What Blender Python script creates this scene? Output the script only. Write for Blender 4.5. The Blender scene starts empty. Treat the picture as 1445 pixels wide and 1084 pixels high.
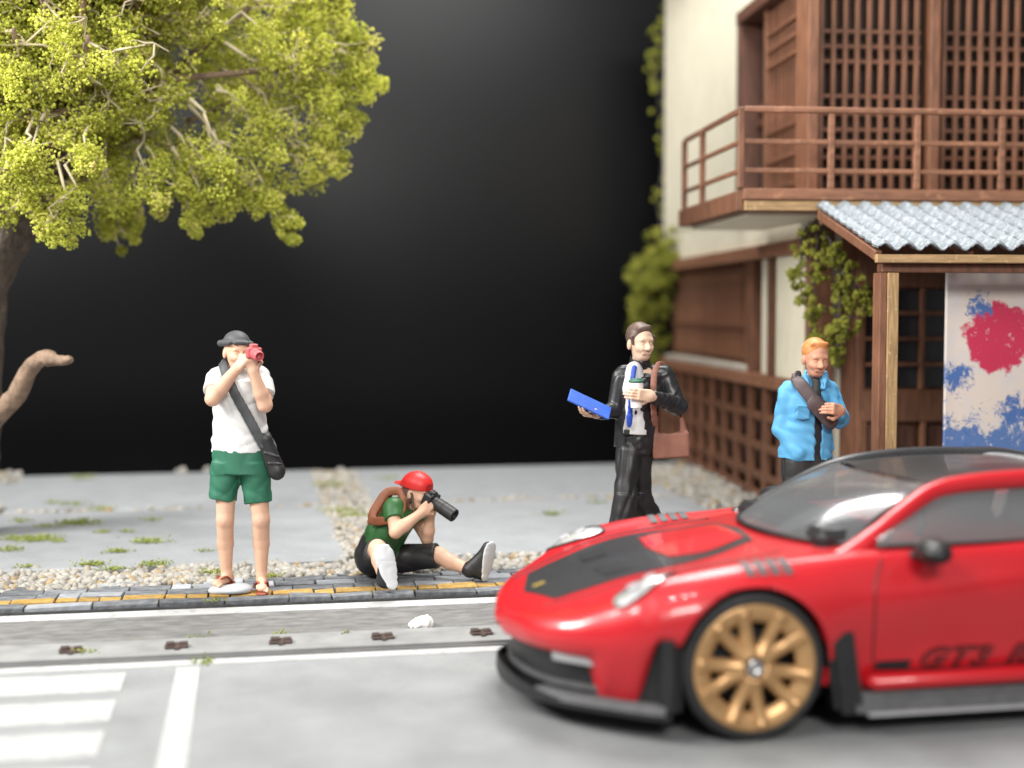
import bpy, bmesh, math, random
import numpy as np
from mathutils import Vector, Matrix, Euler

# ------------------------------------------------------------------ camera, world, lamps, exposure
sc = bpy.context.scene
YAW = math.radians(10.7)                     # camera turned to the right of the road's normal
PITCH = math.atan(104.0 / 1950.0)
EYE = 1.90                                   # camera height over the brick pavement (1 unit = 1 m at figure scale)
cam = bpy.data.cameras.new('camera'); camo = bpy.data.objects.new('camera', cam)
sc.collection.objects.link(camo); sc.camera = camo
camo.location = (0, 0, EYE); camo.rotation_euler = (math.pi / 2 - PITCH, 0, -YAW)
cam.sensor_width = 36.0; cam.lens = 1950.0 / 1445.0 * 36.0
cam.clip_start = 0.05; cam.clip_end = 200.0
cam.dof.use_dof = True; cam.dof.focus_distance = 9.35; cam.dof.aperture_fstop = 0.37
cam.dof.aperture_blades = 0

w = bpy.data.worlds.new('World'); sc.world = w; w.use_nodes = True
w.node_tree.nodes['Background'].inputs[0].default_value = (0.93, 0.96, 1.0, 1)
w.node_tree.nodes['Background'].inputs[1].default_value = 0.24

def area_lamp(name, loc, target, sx, sy, watt, col=(1, 1, 1)):
    l = bpy.data.lights.new(name, 'AREA'); l.shape = 'RECTANGLE'; l.size = sx; l.size_y = sy
    l.energy = watt; l.color = col
    o = bpy.data.objects.new(name, l); sc.collection.objects.link(o); o.location = loc
    d = Vector(target) - Vector(loc); o.rotation_euler = d.to_track_quat('-Z', 'Y').to_euler()
    return o
area_lamp('ceiling_panel', (3.2, 11.6, 10.0), (3.0, 11.4, 0), 5.5, 4.5, 1500, (1.0, 0.985, 0.96))
area_lamp('front_panel', (0.5, -9.0, 10.0), (3.0, 12.0, 1.5), 5.0, 3.5, 2300, (1.0, 0.97, 0.93))
area_lamp('wall_fill_lamp', (-8.0, 8.2, 7.0), (4.5, 15.0, 3.5), 3.0, 3.0, 1950, (1.0, 0.98, 0.95))  # invented fill lamp aimed at the house to brighten the cream wall
area_lamp('tree_fill_lamp', (-5.0, 3.5, 8.5), (-1.6, 11.0, 4.3), 2.5, 2.5, 720, (1.0, 0.985, 0.95))  # added fill lamp that lifts the dark tree crown
for i, x in enumerate((0.6, 1.25, 1.9)):
    area_lamp('spot_strip', (x, 3.6, 6.2), (2.6, 7.2, 0.6), 0.22, 0.22, 20, (1, 1, 1))
sc.view_settings.view_transform = 'Standard'; sc.view_settings.look = 'None'
sc.view_settings.exposure = 0.0; sc.view_settings.gamma = 1.0
sc.view_settings.use_curve_mapping = False
sc.render.engine = 'CYCLES'
sc.cycles.use_denoising = True
sc.cycles.max_bounces = 8; sc.cycles.transparent_max_bounces = 12
sc.cycles.sample_clamp_indirect = 6.0
# ------------------------------------------------------------------ helpers
rnd = random.Random(7); npr = np.random.default_rng(7)
COL = sc.collection
RGT = np.array([math.cos(YAW), -math.sin(YAW), 0.0]); FWD = np.array([math.sin(YAW), math.cos(YAW), 0.0])

def link(o, parent=None):
    COL.objects.link(o)
    if parent is not None: o.parent = parent
    return o
def tag(o, label=None, cat=None, group=None, kind=None):
    if label: o['label'] = label
    if cat: o['category'] = cat
    if group: o['group'] = group
    if kind: o['kind'] = kind
    return o
def empty(name, loc=(0, 0, 0), rz=0.0):
    o = bpy.data.objects.new(name, None); o.empty_display_size = 0.1
    o.location = loc; o.rotation_euler = (0, 0, rz); COL.objects.link(o); return o
def mesh_arrays(name, V, Fq, smooth=True):
    """fast mesh from arrays: V (n,3), Fq (m,k)"""
    me = bpy.data.meshes.new(name); V = np.asarray(V, np.float32); Fq = np.asarray(Fq, np.int32)
    n, k = Fq.shape
    me.vertices.add(len(V)); me.vertices.foreach_set('co', V.ravel())
    me.loops.add(n * k); me.loops.foreach_set('vertex_index', Fq.ravel())
    me.polygons.add(n); me.polygons.foreach_set('loop_start', np.arange(0, n * k, k, dtype=np.int32))
    try: me.polygons.foreach_set('loop_total', np.full(n, k, np.int32))
    except Exception: pass
    me.update(calc_edges=True)
    me.polygons.foreach_set('use_smooth', np.full(n, smooth, bool))
    me.validate(); me.update(); return me
def obj(name, me, material=None, parent=None, loc=None):
    o = bpy.data.objects.new(name, me)
    if material is not None and len(me.materials) == 0: me.materials.append(material)
    if loc is not None: o.location = loc
    return link(o, parent)
def bm_obj(name, bm, material=None, parent=None, loc=None, smooth=False):
    me = bpy.data.meshes.new(name); bm.normal_update(); bm.to_mesh(me); bm.free()
    if smooth: me.polygons.foreach_set('use_smooth', np.ones(len(me.polygons), bool))
    return obj(name, me, material, parent, loc)
_boxes = {}
def box_mesh(dx, dy, dz, bev=0.004):
    key = (round(dx, 4), round(dy, 4), round(dz, 4), bev)
    bm = bmesh.new(); bmesh.ops.create_cube(bm, size=1.0)
    for v in bm.verts: v.co = Vector((v.co.x * dx, v.co.y * dy, v.co.z * dz))
    b = min(bev, 0.3 * min(dx, dy, dz))
    if b > 0: bmesh.ops.bevel(bm, geom=list(bm.edges), offset=b, segments=1, affect='EDGES', profile=0.5)
    me = bpy.data.meshes.new('box'); bm.to_mesh(me); bm.free(); return me
def box(name, x0, x1, y0, y1, z0, z1, m, parent=None, bev=0.004):
    key = (round(x1 - x0, 4), round(y1 - y0, 4), round(z1 - z0, 4), bev, m.name)
    me = _boxes.get(key)
    if me is None:
        me = _boxes[key] = box_mesh(x1 - x0, y1 - y0, z1 - z0, bev); me.materials.append(m)
    return obj(name, me, m, parent, ((x0 + x1) / 2, (y0 + y1) / 2, (z0 + z1) / 2))
def beam(name, p0, p1, w_, h_, m, parent=None, bev=0.004):
    """a bar of section w_ x h_ from p0 to p1"""
    p0, p1 = Vector(p0), Vector(p1); d = p1 - p0
    me = box_mesh(w_, d.length, h_, bev); me.materials.append(m)
    o = obj(name, me, m, parent, (p0 + p1) / 2); o.rotation_euler = d.to_track_quat('Y', 'Z').to_euler(); return o
def tube_arrays(pts, rads, sides=8, cap=True):
    pts = [np.array(p, float) for p in pts]; V = []; Fq = []
    up = np.array([0.0, 0.0, 1.0]); n = len(pts); last = None
    for i in range(n):
        t = pts[min(i + 1, n - 1)] - pts[max(i - 1, 0)]; t = t / (np.linalg.norm(t) + 1e-9)
        a = np.cross(t, up if abs(t[2]) < 0.95 else np.array([1.0, 0, 0])) if last is None else last - t * (last @ t)
        a = a / (np.linalg.norm(a) + 1e-9); b = np.cross(t, a); last = a
        for k in range(sides):
            th = 2 * math.pi * k / sides; V.append(pts[i] + rads[i] * (math.cos(th) * a + math.sin(th) * b))
    for i in range(n - 1):
        for k in range(sides):
            k2 = (k + 1) % sides
            Fq.append((i * sides + k, i * sides + k2, (i + 1) * sides + k2, (i + 1) * sides + k))
    if cap and sides % 2 == 0:
        V.append(pts[0]); V.append(pts[-1]); c0 = len(V) - 2; c1 = len(V) - 1; e = (n - 1) * sides
        for k in range(0, sides, 2):
            Fq.append((c0, (k + 2) % sides, k + 1, k)); Fq.append((c1, e + k, e + k + 1, e + (k + 2) % sides))
    return np.array(V), np.array(Fq, int)
def tube(name, pts, rads, m, parent=None, sides=10, smooth=True):
    if not hasattr(rads, '__len__'): rads = [rads] * len(pts)
    V, Fq = tube_arrays(pts, rads, sides); return obj(name, mesh_arrays(name, V, Fq, smooth), m, parent)
def merge(list_vf):
    V = []; Fq = []; o = 0
    for v, f in list_vf: V.append(v); Fq.append(f + o); o += len(v)
    return np.concatenate(V), np.concatenate(Fq)
def spline(pts, n):
    """Catmull-Rom through points"""
    P = np.array(pts, float); m = len(P); q = np.linspace(0, m - 1, n); i = np.minimum(q.astype(int), m - 2); t = (q - i)[:, None]
    p0 = P[np.maximum(i - 1, 0)]; p1 = P[i]; p2 = P[i + 1]; p3 = P[np.minimum(i + 2, m - 1)]
    return 0.5 * ((2 * p1) + (-p0 + p2) * t + (2 * p0 - 5 * p1 + 4 * p2 - p3) * t * t + (-p0 + 3 * p1 - 3 * p2 + p3) * t ** 3)

# ---- materials
def mat(name, col, rough=0.6, metal=0.0, var=0.12, scale=6.0, bump=0.0, bscale=80.0, col2=None, spec=0.5, coat=0.0,
        stretch=None, rnd_obj=0.0, tone=None, speck=None, bdist=0.01, rvar=0.0):
    m = bpy.data.materials.new(name); m.use_nodes = True; nt = m.node_tree; N = nt.nodes; L = nt.links
    b = N['Principled BSDF']; b.inputs['Roughness'].default_value = rough; b.inputs['Metallic'].default_value = metal
    b.inputs['Specular IOR Level'].default_value = spec
    if coat: b.inputs['Coat Weight'].default_value = coat; b.inputs['Coat Roughness'].default_value = 0.06
    tc = N.new('ShaderNodeTexCoord'); src = tc.outputs['Object']
    if stretch:
        mp = N.new('ShaderNodeMapping'); mp.inputs['Scale'].default_value = stretch; L.new(src, mp.inputs[0]); src = mp.outputs[0]
    no = N.new('ShaderNodeTexNoise'); no.inputs['Scale'].default_value = scale; no.inputs['Detail'].default_value = 5.0
    L.new(src, no.inputs['Vector'])
    c1 = tuple(min(1.0, c * (1 - var)) for c in col); c2 = col2 or tuple(min(1.0, c * (1 + var)) for c in col)
    rmp = N.new('ShaderNodeValToRGB'); rmp.color_ramp.elements[0].position = 0.32; rmp.color_ramp.elements[1].position = 0.68
    rmp.color_ramp.elements[0].color = (*c1, 1); rmp.color_ramp.elements[1].color = (*c2, 1)
    L.new(no.outputs['Fac'], rmp.inputs[0]); out = rmp.outputs[0]
    if tone:                                  # list of (pos, colour): one colour for each piece, from its 'tone' attribute
        at = N.new('ShaderNodeAttribute'); at.attribute_name = 'tone'
        r2 = N.new('ShaderNodeValToRGB'); e = r2.color_ramp.elements
        while len(e) < len(tone): e.new(0.5)
        for i, (p, c) in enumerate(tone): e[i].position = p; e[i].color = (*c, 1)
        L.new(at.outputs['Fac'], r2.inputs[0])
        mx = N.new('ShaderNodeMix'); mx.data_type = 'RGBA'; mx.blend_type = 'MULTIPLY'; mx.inputs[0].default_value = 1.0
        L.new(r2.outputs[0], mx.inputs[6]); L.new(out, mx.inputs[7]); out = mx.outputs[2]
    if rnd_obj:
        oi = N.new('ShaderNodeObjectInfo'); mr = N.new('ShaderNodeMapRange')
        mr.inputs[3].default_value = 1 - rnd_obj; mr.inputs[4].default_value = 1 + rnd_obj
        L.new(oi.outputs['Random'], mr.inputs[0])
        mx = N.new('ShaderNodeMix'); mx.data_type = 'RGBA'; mx.blend_type = 'MULTIPLY'; mx.inputs[0].default_value = 1.0
        L.new(out, mx.inputs[6]); L.new(mr.outputs[0], mx.inputs[7]); out = mx.outputs[2]
    if speck:                                 # (scale, colour, threshold, amount)
        n3 = N.new('ShaderNodeTexNoise'); n3.inputs['Scale'].default_value = speck[0]; n3.inputs['Detail'].default_value = 2.0
        L.new(tc.outputs['Object'], n3.inputs['Vector'])
        r3 = N.new('ShaderNodeValToRGB'); r3.color_ramp.elements[0].position = speck[2]; r3.color_ramp.elements[1].position = min(1.0, speck[2] + 0.08)
        r3.color_ramp.elements[0].color = (0, 0, 0, 1); r3.color_ramp.elements[1].color = (speck[3],) * 3 + (1,)
        L.new(n3.outputs['Fac'], r3.inputs[0])
        mx = N.new('ShaderNodeMix'); mx.data_type = 'RGBA'; L.new(r3.outputs[0], mx.inputs[0])
        L.new(out, mx.inputs[6]); mx.inputs[7].default_value = (*speck[1], 1); out = mx.outputs[2]
    L.new(out, b.inputs['Base Color'])
    if rvar:
        mr = N.new('ShaderNodeMapRange'); mr.inputs[3].default_value = max(0.02, rough - rvar); mr.inputs[4].default_value = rough + rvar
        L.new(no.outputs['Fac'], mr.inputs[0]); L.new(mr.outputs[0], b.inputs['Roughness'])
    if bump:
        n2 = N.new('ShaderNodeTexNoise'); n2.inputs['Scale'].default_value = bscale; n2.inputs['Detail'].default_value = 6.0
        L.new(src, n2.inputs['Vector']); bp = N.new('ShaderNodeBump'); bp.inputs['Strength'].default_value = bump
        bp.inputs['Distance'].default_value = bdist
        L.new(n2.outputs['Fac'], bp.inputs['Height']); L.new(bp.outputs[0], b.inputs['Normal'])
    return m
def translucent(m, fac):
    """let light through thin leaves"""
    N = m.node_tree.nodes; L = m.node_tree.links; b = N['Principled BSDF']; t = N.new('ShaderNodeBsdfTranslucent'); mx = N.new('ShaderNodeMixShader'); mx.inputs[0].default_value = fac
    L.new(b.inputs['Base Color'].links[0].from_socket, t.inputs[0]); L.new(b.outputs[0], mx.inputs[1]); L.new(t.outputs[0], mx.inputs[2]); L.new(mx.outputs[0], N['Material Output'].inputs[0])
def glass_mat(name, tint, gloss=0.12, rough=0.02, haze=0.0):
    m = bpy.data.materials.new(name); m.use_nodes = True; nt = m.node_tree; N = nt.nodes; L = nt.links
    N.remove(N['Principled BSDF']); out = N['Material Output']
    tr = N.new('ShaderNodeBsdfTransparent'); tr.inputs[0].default_value = (*tint, 1)
    gl = N.new('ShaderNodeBsdfGlossy'); gl.inputs[0].default_value = (1, 1, 1, 1); gl.inputs[1].default_value = rough
    fr = N.new('ShaderNodeFresnel'); fr.inputs[0].default_value = 1.2
    ad = N.new('ShaderNodeMath'); ad.operation = 'ADD'; ad.inputs[1].default_value = gloss; ml = N.new('ShaderNodeMath'); ml.operation = 'MULTIPLY'; ml.inputs[1].default_value = 0.28; L.new(fr.outputs[0], ml.inputs[0]); L.new(ml.outputs[0], ad.inputs[0])
    mx = N.new('ShaderNodeMixShader'); L.new(ad.outputs[0], mx.inputs[0]); L.new(tr.outputs[0], mx.inputs[1]); L.new(gl.outputs[0], mx.inputs[2])
    if haze:                                  # even grey mixed into the clear plastic
        df = N.new('ShaderNodeBsdfDiffuse'); df.inputs[0].default_value = (0.34, 0.35, 0.36, 1); m2 = N.new('ShaderNodeMixShader'); m2.inputs[0].default_value = haze
        L.new(mx.outputs[0], m2.inputs[1]); L.new(df.outputs[0], m2.inputs[2]); L.new(m2.outputs[0], out.inputs[0])
    else: L.new(mx.outputs[0], out.inputs[0])
    return m

# ---- signed-distance sculpting: smooth unions of tapered limbs, meshed into ONE continuous surface
def vnorm(v): v = np.array(v, float); return v / (np.linalg.norm(v) + 1e-12)
class Sculpt:
    def __init__(s, res): s.res = res; s.p = []; s.lo = np.full(3, 1e9); s.hi = np.full(3, -1e9); s.post = None
    def _add(s, fn, lo, hi, k, op):
        lo = np.array(lo, float); hi = np.array(hi, float)
        if op == 'u': s.lo = np.minimum(s.lo, lo); s.hi = np.maximum(s.hi, hi)
        s.p.append((fn, lo, hi, k, op)); return s
    def cap(s, p0, p1, r0, r1=None, k=0.02, op='u', sq=None):
        p0 = np.array(p0, float); p1 = np.array(p1, float); r1 = r0 if r1 is None else r1
        d = p1 - p0; dd = d @ d + 1e-12
        def fn(X, Y, Z):
            t = np.clip(((X - p0[0]) * d[0] + (Y - p0[1]) * d[1] + (Z - p0[2]) * d[2]) / dd, 0, 1)
            ex = X - p0[0] - t * d[0]; ey = Y - p0[1] - t * d[1]; ez = Z - p0[2] - t * d[2]
            e2 = ex * ex + ey * ey + ez * ez; f = 1.0
            if sq is not None:
                a, f = vnorm(sq[0]), sq[1]; ea = ex * a[0] + ey * a[1] + ez * a[2]; e2 = e2 - ea * ea + (ea / f) ** 2
            return (np.sqrt(np.maximum(e2, 0)) - (r0 + (r1 - r0) * t)) * min(1.0, f)
        R = max(r0, r1) * (max(1.0, sq[1]) if sq is not None else 1.0)
        return s._add(fn, np.minimum(p0, p1) - R, np.maximum(p0, p1) + R, k, op)
    def tub(s, p0, p1, r0, r1=None, k=0.02, op='u', sq=None, rd=0.006):
        """tapered tube with flat ends (cloth sleeves, hems)"""
        p0 = np.array(p0, float); p1 = np.array(p1, float); r1 = r0 if r1 is None else r1
        ln = np.linalg.norm(p1 - p0); u = (p1 - p0) / ln
        def fn(X, Y, Z):
            h = (X - p0[0]) * u[0] + (Y - p0[1]) * u[1] + (Z - p0[2]) * u[2]
            ex = X - p0[0] - h * u[0]; ey = Y - p0[1] - h * u[1]; ez = Z - p0[2] - h * u[2]
            e2 = ex * ex + ey * ey + ez * ez; f = 1.0
            if sq is not None:
                a, f = vnorm(sq[0]), sq[1]; ea = ex * a[0] + ey * a[1] + ez * a[2]; e2 = e2 - ea * ea + (ea / f) ** 2
            d1 = (np.sqrt(np.maximum(e2, 0)) - (r0 + (r1 - r0) * np.clip(h / ln, 0, 1))) * min(1.0, f); d2 = np.maximum(-h, h - ln)
            q = np.clip(0.5 - 0.5 * (d1 - d2) / rd, 0, 1); return d1 * (1 - q) + d2 * q + rd * q * (1 - q)
        R = max(r0, r1) * (max(1.0, sq[1]) if sq is not None else 1.0)
        return s._add(fn, np.minimum(p0, p1) - R, np.maximum(p0, p1) + R, k, op)
    def ell(s, c, r, M=None, k=0.02, op='u'):
        c = np.array(c, float); r = np.array(r, float); M = np.eye(3) if M is None else np.array(M, float)  # columns = axes
        def fn(X, Y, Z):
            x = X - c[0]; y = Y - c[1]; z = Z - c[2]
            a = (x * M[0, 0] + y * M[1, 0] + z * M[2, 0]) / r[0]; b = (x * M[0, 1] + y * M[1, 1] + z * M[2, 1]) / r[1]
            g = (x * M[0, 2] + y * M[1, 2] + z * M[2, 2]) / r[2]
            k0 = np.sqrt(a * a + b * b + g * g); k1 = np.sqrt((a / r[0]) ** 2 + (b / r[1]) ** 2 + (g / r[2]) ** 2) + 1e-9
            return k0 * (k0 - 1) / k1
        e = np.sqrt(((M * r) ** 2).sum(1)); return s._add(fn, c - e, c + e, k, op)
    def box(s, c, h, M=None, rad=0.01, k=0.01, op='u'):
        c = np.array(c, float); h = np.array(h, float) - rad; M = np.eye(3) if M is None else np.array(M, float)
        def fn(X, Y, Z):
            x = X - c[0]; y = Y - c[1]; z = Z - c[2]
            a = np.abs(x * M[0, 0] + y * M[1, 0] + z * M[2, 0]) - h[0]; b = np.abs(x * M[0, 1] + y * M[1, 1] + z * M[2, 1]) - h[1]
            g = np.abs(x * M[0, 2] + y * M[1, 2] + z * M[2, 2]) - h[2]
            return np.sqrt(np.maximum(a, 0) ** 2 + np.maximum(b, 0) ** 2 + np.maximum(g, 0) ** 2) + np.minimum(np.maximum(a, np.maximum(b, g)), 0) - rad
        e = np.abs(M) @ (h + rad); return s._add(fn, c - e, c + e, k, op)
    def cut(s, pt, n, k=0.006):
        """remove everything on the side n points to"""
        pt = np.array(pt, float); n = vnorm(n)
        fn = lambda X, Y, Z: -((X - pt[0]) * n[0] + (Y - pt[1]) * n[1] + (Z - pt[2]) * n[2])
        s.p.append((fn, None, None, k, 's')); return s
    def folds(s, amp, freq, seed=0, stretch=(1, 1, 1), n=2):
        """cloth folds: rounded ridges with sharp valleys in a few warped directions, strong here and faint there"""
        g = np.random.default_rng(seed); K = g.normal(size=(n, 3)) * np.array(stretch); K = K / np.linalg.norm(K, axis=1)[:, None] * freq * g.uniform(.8, 1.3, (n, 1))
        W = g.normal(size=(n, 3)) * freq * .35; Mk = g.normal(size=(n, 3)) * freq * .28; ph = g.uniform(0, 6.28, (n, 3))
        def post(X, Y, Z):
            a = 0
            for i in range(n):
                u = (X * K[i, 0] + Y * K[i, 1] + Z * K[i, 2]) * .5 + ph[i, 0] + 1.1 * np.sin(X * W[i, 0] + Y * W[i, 1] + Z * W[i, 2] + ph[i, 1])
                m = .5 + .5 * np.sin(X * Mk[i, 0] + Y * Mk[i, 1] + Z * Mk[i, 2] + ph[i, 2]); a = a + m * (.64 - np.sqrt(np.sin(u) ** 2 + .01))
            return amp * a
        s.post = post; return s
    def mesh(s, name):
        r = s.res; lo = s.lo - 4 * r; n = np.ceil((s.hi - lo) / r).astype(int) + 5
        F = np.full(n, 0.5, np.float32); ax = [(lo[i] + r * np.arange(n[i])).astype(np.float32) for i in range(3)]
        for fn, l, h, k, op in s.p:
            if l is None: i0 = np.zeros(3, int); i1 = n
            else:
                pad = k + 3 * r
                i0 = np.clip(np.floor((l - pad - lo) / r).astype(int), 0, n); i1 = np.clip(np.ceil((h + pad - lo) / r).astype(int) + 1, 0, n)
            sl = tuple(slice(i0[i], i1[i]) for i in range(3))
            if any(i1 <= i0): continue
            d = fn(ax[0][sl[0]][:, None, None], ax[1][sl[1]][None, :, None], ax[2][sl[2]][None, None, :])
            A = F[sl]
            if op == 'u':
                q = np.clip(0.5 + 0.5 * (A - d) / k, 0, 1); F[sl] = A * (1 - q) + d * q - k * q * (1 - q)
            else:
                q = np.clip(0.5 - 0.5 * (A + d) / k, 0, 1); F[sl] = A * (1 - q) - d * q + k * q * (1 - q)
        if s.post is not None: F += s.post(ax[0][:, None, None], ax[1][None, :, None], ax[2][None, None, :]).astype(np.float32)
        V, Q = surface_nets(F); return mesh_arrays(name, V * r + lo, Q)
def surface_nets(F):
    S = F < 0
    cnt = np.zeros(tuple(np.array(F.shape) - 1), np.int8); C = [(i, j, k) for i in (0, 1) for j in (0, 1) for k in (0, 1)]
    nx, ny, nz = F.shape
    for i, j, k in C: cnt += S[i:nx - 1 + i, j:ny - 1 + j, k:nz - 1 + k]
    I = np.nonzero((cnt > 0) & (cnt < 8)); m = len(I[0])
    idx = np.full(cnt.shape, -1, np.int32); idx[I] = np.arange(m)
    acc = np.zeros((m, 3)); num = np.zeros(m)
    for a in range(3):
        for c in C:
            if c[a]: continue
            e = list(c); e[a] = 1
            f0 = F[I[0] + c[0], I[1] + c[1], I[2] + c[2]]; f1 = F[I[0] + e[0], I[1] + e[1], I[2] + e[2]]
            x = (f0 < 0) != (f1 < 0); t = np.where(x, f0 / np.where(x, f0 - f1, 1), 0)
            p = np.tile(np.array(c, float), (m, 1)); p[:, a] = t; acc += p * x[:, None]; num += x
    V = acc / num[:, None] + np.stack(I, 1)
    Q = []
    for a in range(3):
        b, c = (a + 1) % 3, (a + 2) % 3
        s0 = [slice(None)] * 3; s1 = [slice(None)] * 3; s0[a] = slice(0, -1); s1[a] = slice(1, None)
        A = S[tuple(s0)]; Bq = S[tuple(s1)]; E = np.stack(np.nonzero(A != Bq), 1)
        ok = (E[:, b] > 0) & (E[:, c] > 0) & (E[:, b] < F.shape[b] - 1) & (E[:, c] < F.shape[c] - 1); E = E[ok]
        def ce(db, dc):
            q = E.copy(); q[:, b] += db; q[:, c] += dc; return idx[q[:, 0], q[:, 1], q[:, 2]]
        quad = np.stack([ce(-1, -1), ce(0, -1), ce(0, 0), ce(-1, 0)], 1)
        ins = A[E[:, 0], E[:, 1], E[:, 2]]; quad[~ins] = quad[~ins][:, ::-1]; Q.append(quad)
    return V, np.concatenate(Q)
def frame(fwd, up=(0, 0, 1)):
    """columns: forward, left, up"""
    f = vnorm(fwd); l = vnorm(np.cross(up, f)); u = np.cross(f, l); return np.stack([f, l, u], 1)

# ---- scattered small pieces merged into one mesh (gravel, foliage)
def scatter(name, tv, tf, pos, scl, m, parent=None, tones=None, smooth=True, jit=0.0, flat=None, rot=None):
    n = len(pos); k = len(tv); pos = np.asarray(pos, float)
    a = npr.normal(size=(n, 4)); a /= np.linalg.norm(a, axis=1)[:, None]; x, y, z, q = a.T
    R = np.stack([1 - 2 * (y * y + z * z), 2 * (x * y - z * q), 2 * (x * z + y * q), 2 * (x * y + z * q), 1 - 2 * (x * x + z * z), 2 * (y * z - x * q),
                  2 * (x * z - y * q), 2 * (y * z + x * q), 1 - 2 * (x * x + y * y)], 1).reshape(n, 3, 3)
    if rot == 'z':
        th = npr.uniform(0, 6.283, n); R = np.zeros((n, 3, 3)); R[:, 0, 0] = np.cos(th); R[:, 0, 1] = -np.sin(th); R[:, 1, 0] = np.sin(th); R[:, 1, 1] = np.cos(th); R[:, 2, 2] = 1
    T = np.tile(tv[None], (n, 1, 1)) * (1 + jit * npr.normal(size=(n, k, 3)))
    s = np.asarray(scl, float)
    if s.ndim == 1: s = s[:, None] * np.ones(3)
    V = np.einsum('nij,nkj->nki', R, T * s[:, None, :])
    if flat is not None: V[:, :, 2] *= flat
    V += pos[:, None, :]
    Fq = (tf[None] + (np.arange(n) * k)[:, None, None]).reshape(-1, tf.shape[1])
    me = mesh_arrays(name, V.reshape(-1, 3), Fq, smooth)
    if tones is not None:
        at = me.attributes.new('tone', 'FLOAT', 'POINT'); at.data.foreach_set('value', np.repeat(np.asarray(tones, np.float32), k))
    return obj(name, me, m, parent)
def ico(sub):
    bm = bmesh.new(); bmesh.ops.create_icosphere(bm, subdivisions=sub, radius=1.0)
    v = np.array([p.co for p in bm.verts]); f = np.array([[q.index for q in p.verts] for p in bm.faces]); bm.free(); return v, f
OCT = (np.array([(1, 0, 0), (-1, 0, 0), (0, 1, 0), (0, -1, 0), (0, 0, 1), (0, 0, -1)], float),
       np.array([(0, 2, 4), (2, 1, 4), (1, 3, 4), (3, 0, 4), (2, 0, 5), (1, 2, 5), (3, 1, 5), (0, 3, 5)]))
ICO1 = ico(1); ICO2 = ico(2)
# ------------------------------------------------------------------ the setting: display board, road, kerb, pavement, slabs, gravel, black backdrop
M_road = mat('road_paint_grey', (0.228, 0.236, 0.238), 0.75, var=0.15, scale=2.2, bump=0.3, bscale=40, speck=(38, (0.165, 0.165, 0.172), 0.62, 0.6))
M_white = mat('white_road_paint', (0.42, 0.42, 0.415), 0.65, var=0.08, scale=7, bump=0.2, bscale=70, speck=(14, (0.27, 0.27, 0.27), 0.56, 0.55))
M_kerb = mat('kerb_concrete', (0.225, 0.228, 0.225), 0.8, var=0.18, scale=5, bump=0.3, bscale=70)
M_gut = mat('gutter_asphalt', (0.155, 0.153, 0.148), 0.85, var=0.28, scale=14, bump=0.8, bscale=55, stretch=(0.5, 1.6, 1))
M_dkgap = mat('dark_groove', (0.13, 0.13, 0.13), 0.9)
M_rust = mat('rusty_iron', (0.055, 0.032, 0.026), 0.7, var=0.4, scale=30, bump=0.5, bscale=60)
M_slab = mat('slab_concrete', (0.265, 0.276, 0.288), 0.75, var=0.08, scale=3.0, bump=0.3, bscale=60, speck=(26, (0.32, 0.33, 0.335), 0.58, 0.6))
M_brick = mat('paver_grey', (0.135, 0.142, 0.153), 0.9, var=0.4, scale=14, bump=0.6, bscale=38, rnd_obj=0.30)
M_brick2 = mat('paver_pale', (0.27, 0.285, 0.305), 0.9, var=0.2, scale=14, bump=0.5, bscale=38, rnd_obj=0.25)
M_yel = mat('paver_yellow', (0.36, 0.22, 0.055), 0.7, var=0.3, scale=16, bump=0.6, bscale=38, rnd_obj=0.15, speck=(22, (0.25, 0.2, 0.12), 0.6, 0.6))
M_joint = mat('joint_mortar', (0.055, 0.055, 0.055), 0.9, var=0.3, scale=20)
M_board = mat('board_edge', (0.05, 0.05, 0.05), 0.8)
M_back = mat('black_backdrop_card', (0.0030, 0.0031, 0.0037), 0.36, var=0.08, scale=0.7, spec=0.16)
M_peb = mat('pebble_stone', (0.72, 0.72, 0.72), 0.6, var=0.16, scale=26, bump=0.3, bscale=50,
            tone=[(0.0, (0.33, 0.31, 0.28)), (0.3, (0.52, 0.49, 0.43)), (0.5, (0.36, 0.34, 0.31)), (0.62, (0.42, 0.36, 0.26)), (0.8, (0.38, 0.25, 0.10)), (1.0, (0.20, 0.195, 0.19))])
M_moss = mat('moss_flock', (0.9, 0.9, 0.9), 0.9, var=0.15, scale=30, tone=[(0, (0.12, 0.17, 0.02)), (0.5, (0.25, 0.30, 0.045)), (1, (0.36, 0.38, 0.08))])
M_putty = mat('grey_white_stone', (0.44, 0.46, 0.48), 0.55, var=0.06, scale=10, bump=0.3, bscale=30)
M_plaster_w = mat('white_pebble', (0.82, 0.81, 0.79), 0.7, var=0.05, scale=12, bump=0.3, bscale=40)

def sheet(name, x0, x1, y0, y1, z, m, parent=None, kind=None, th=0.05):
    o = box(name, x0, x1, y0, y1, z - th, z, m, parent, 0.0)
    if kind: tag(o, kind=kind)
    return o
ROAD = -0.12
board = sheet('display_board', -7, 9, 2.0, 16.45, -0.30, M_board, kind='structure', th=0.1)
sheet('underlight_blocker', -16, 22, -2, 19.6, -0.62, M_board, kind='structure', th=0.1)  # unseen dark sheet, added to keep light from below off the backdrop
back = empty('backdrop'); tag(back, kind='structure')
bm = bmesh.new(); prof = [(19.55, -3.0), (19.25, -1.0), (19.05, 0.5), (18.95, 2.5), (19.05, 5), (19.4, 8), (20.0, 12)]  # bulged profile, shaped so the lower card faces down and stays darker
ring = [[bm.verts.new((x, y, z)) for y, z in prof] for x in (-16, 22)]
for i in range(len(prof) - 1): bm.faces.new((ring[0][i], ring[1][i], ring[1][i + 1], ring[0][i + 1]))
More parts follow.
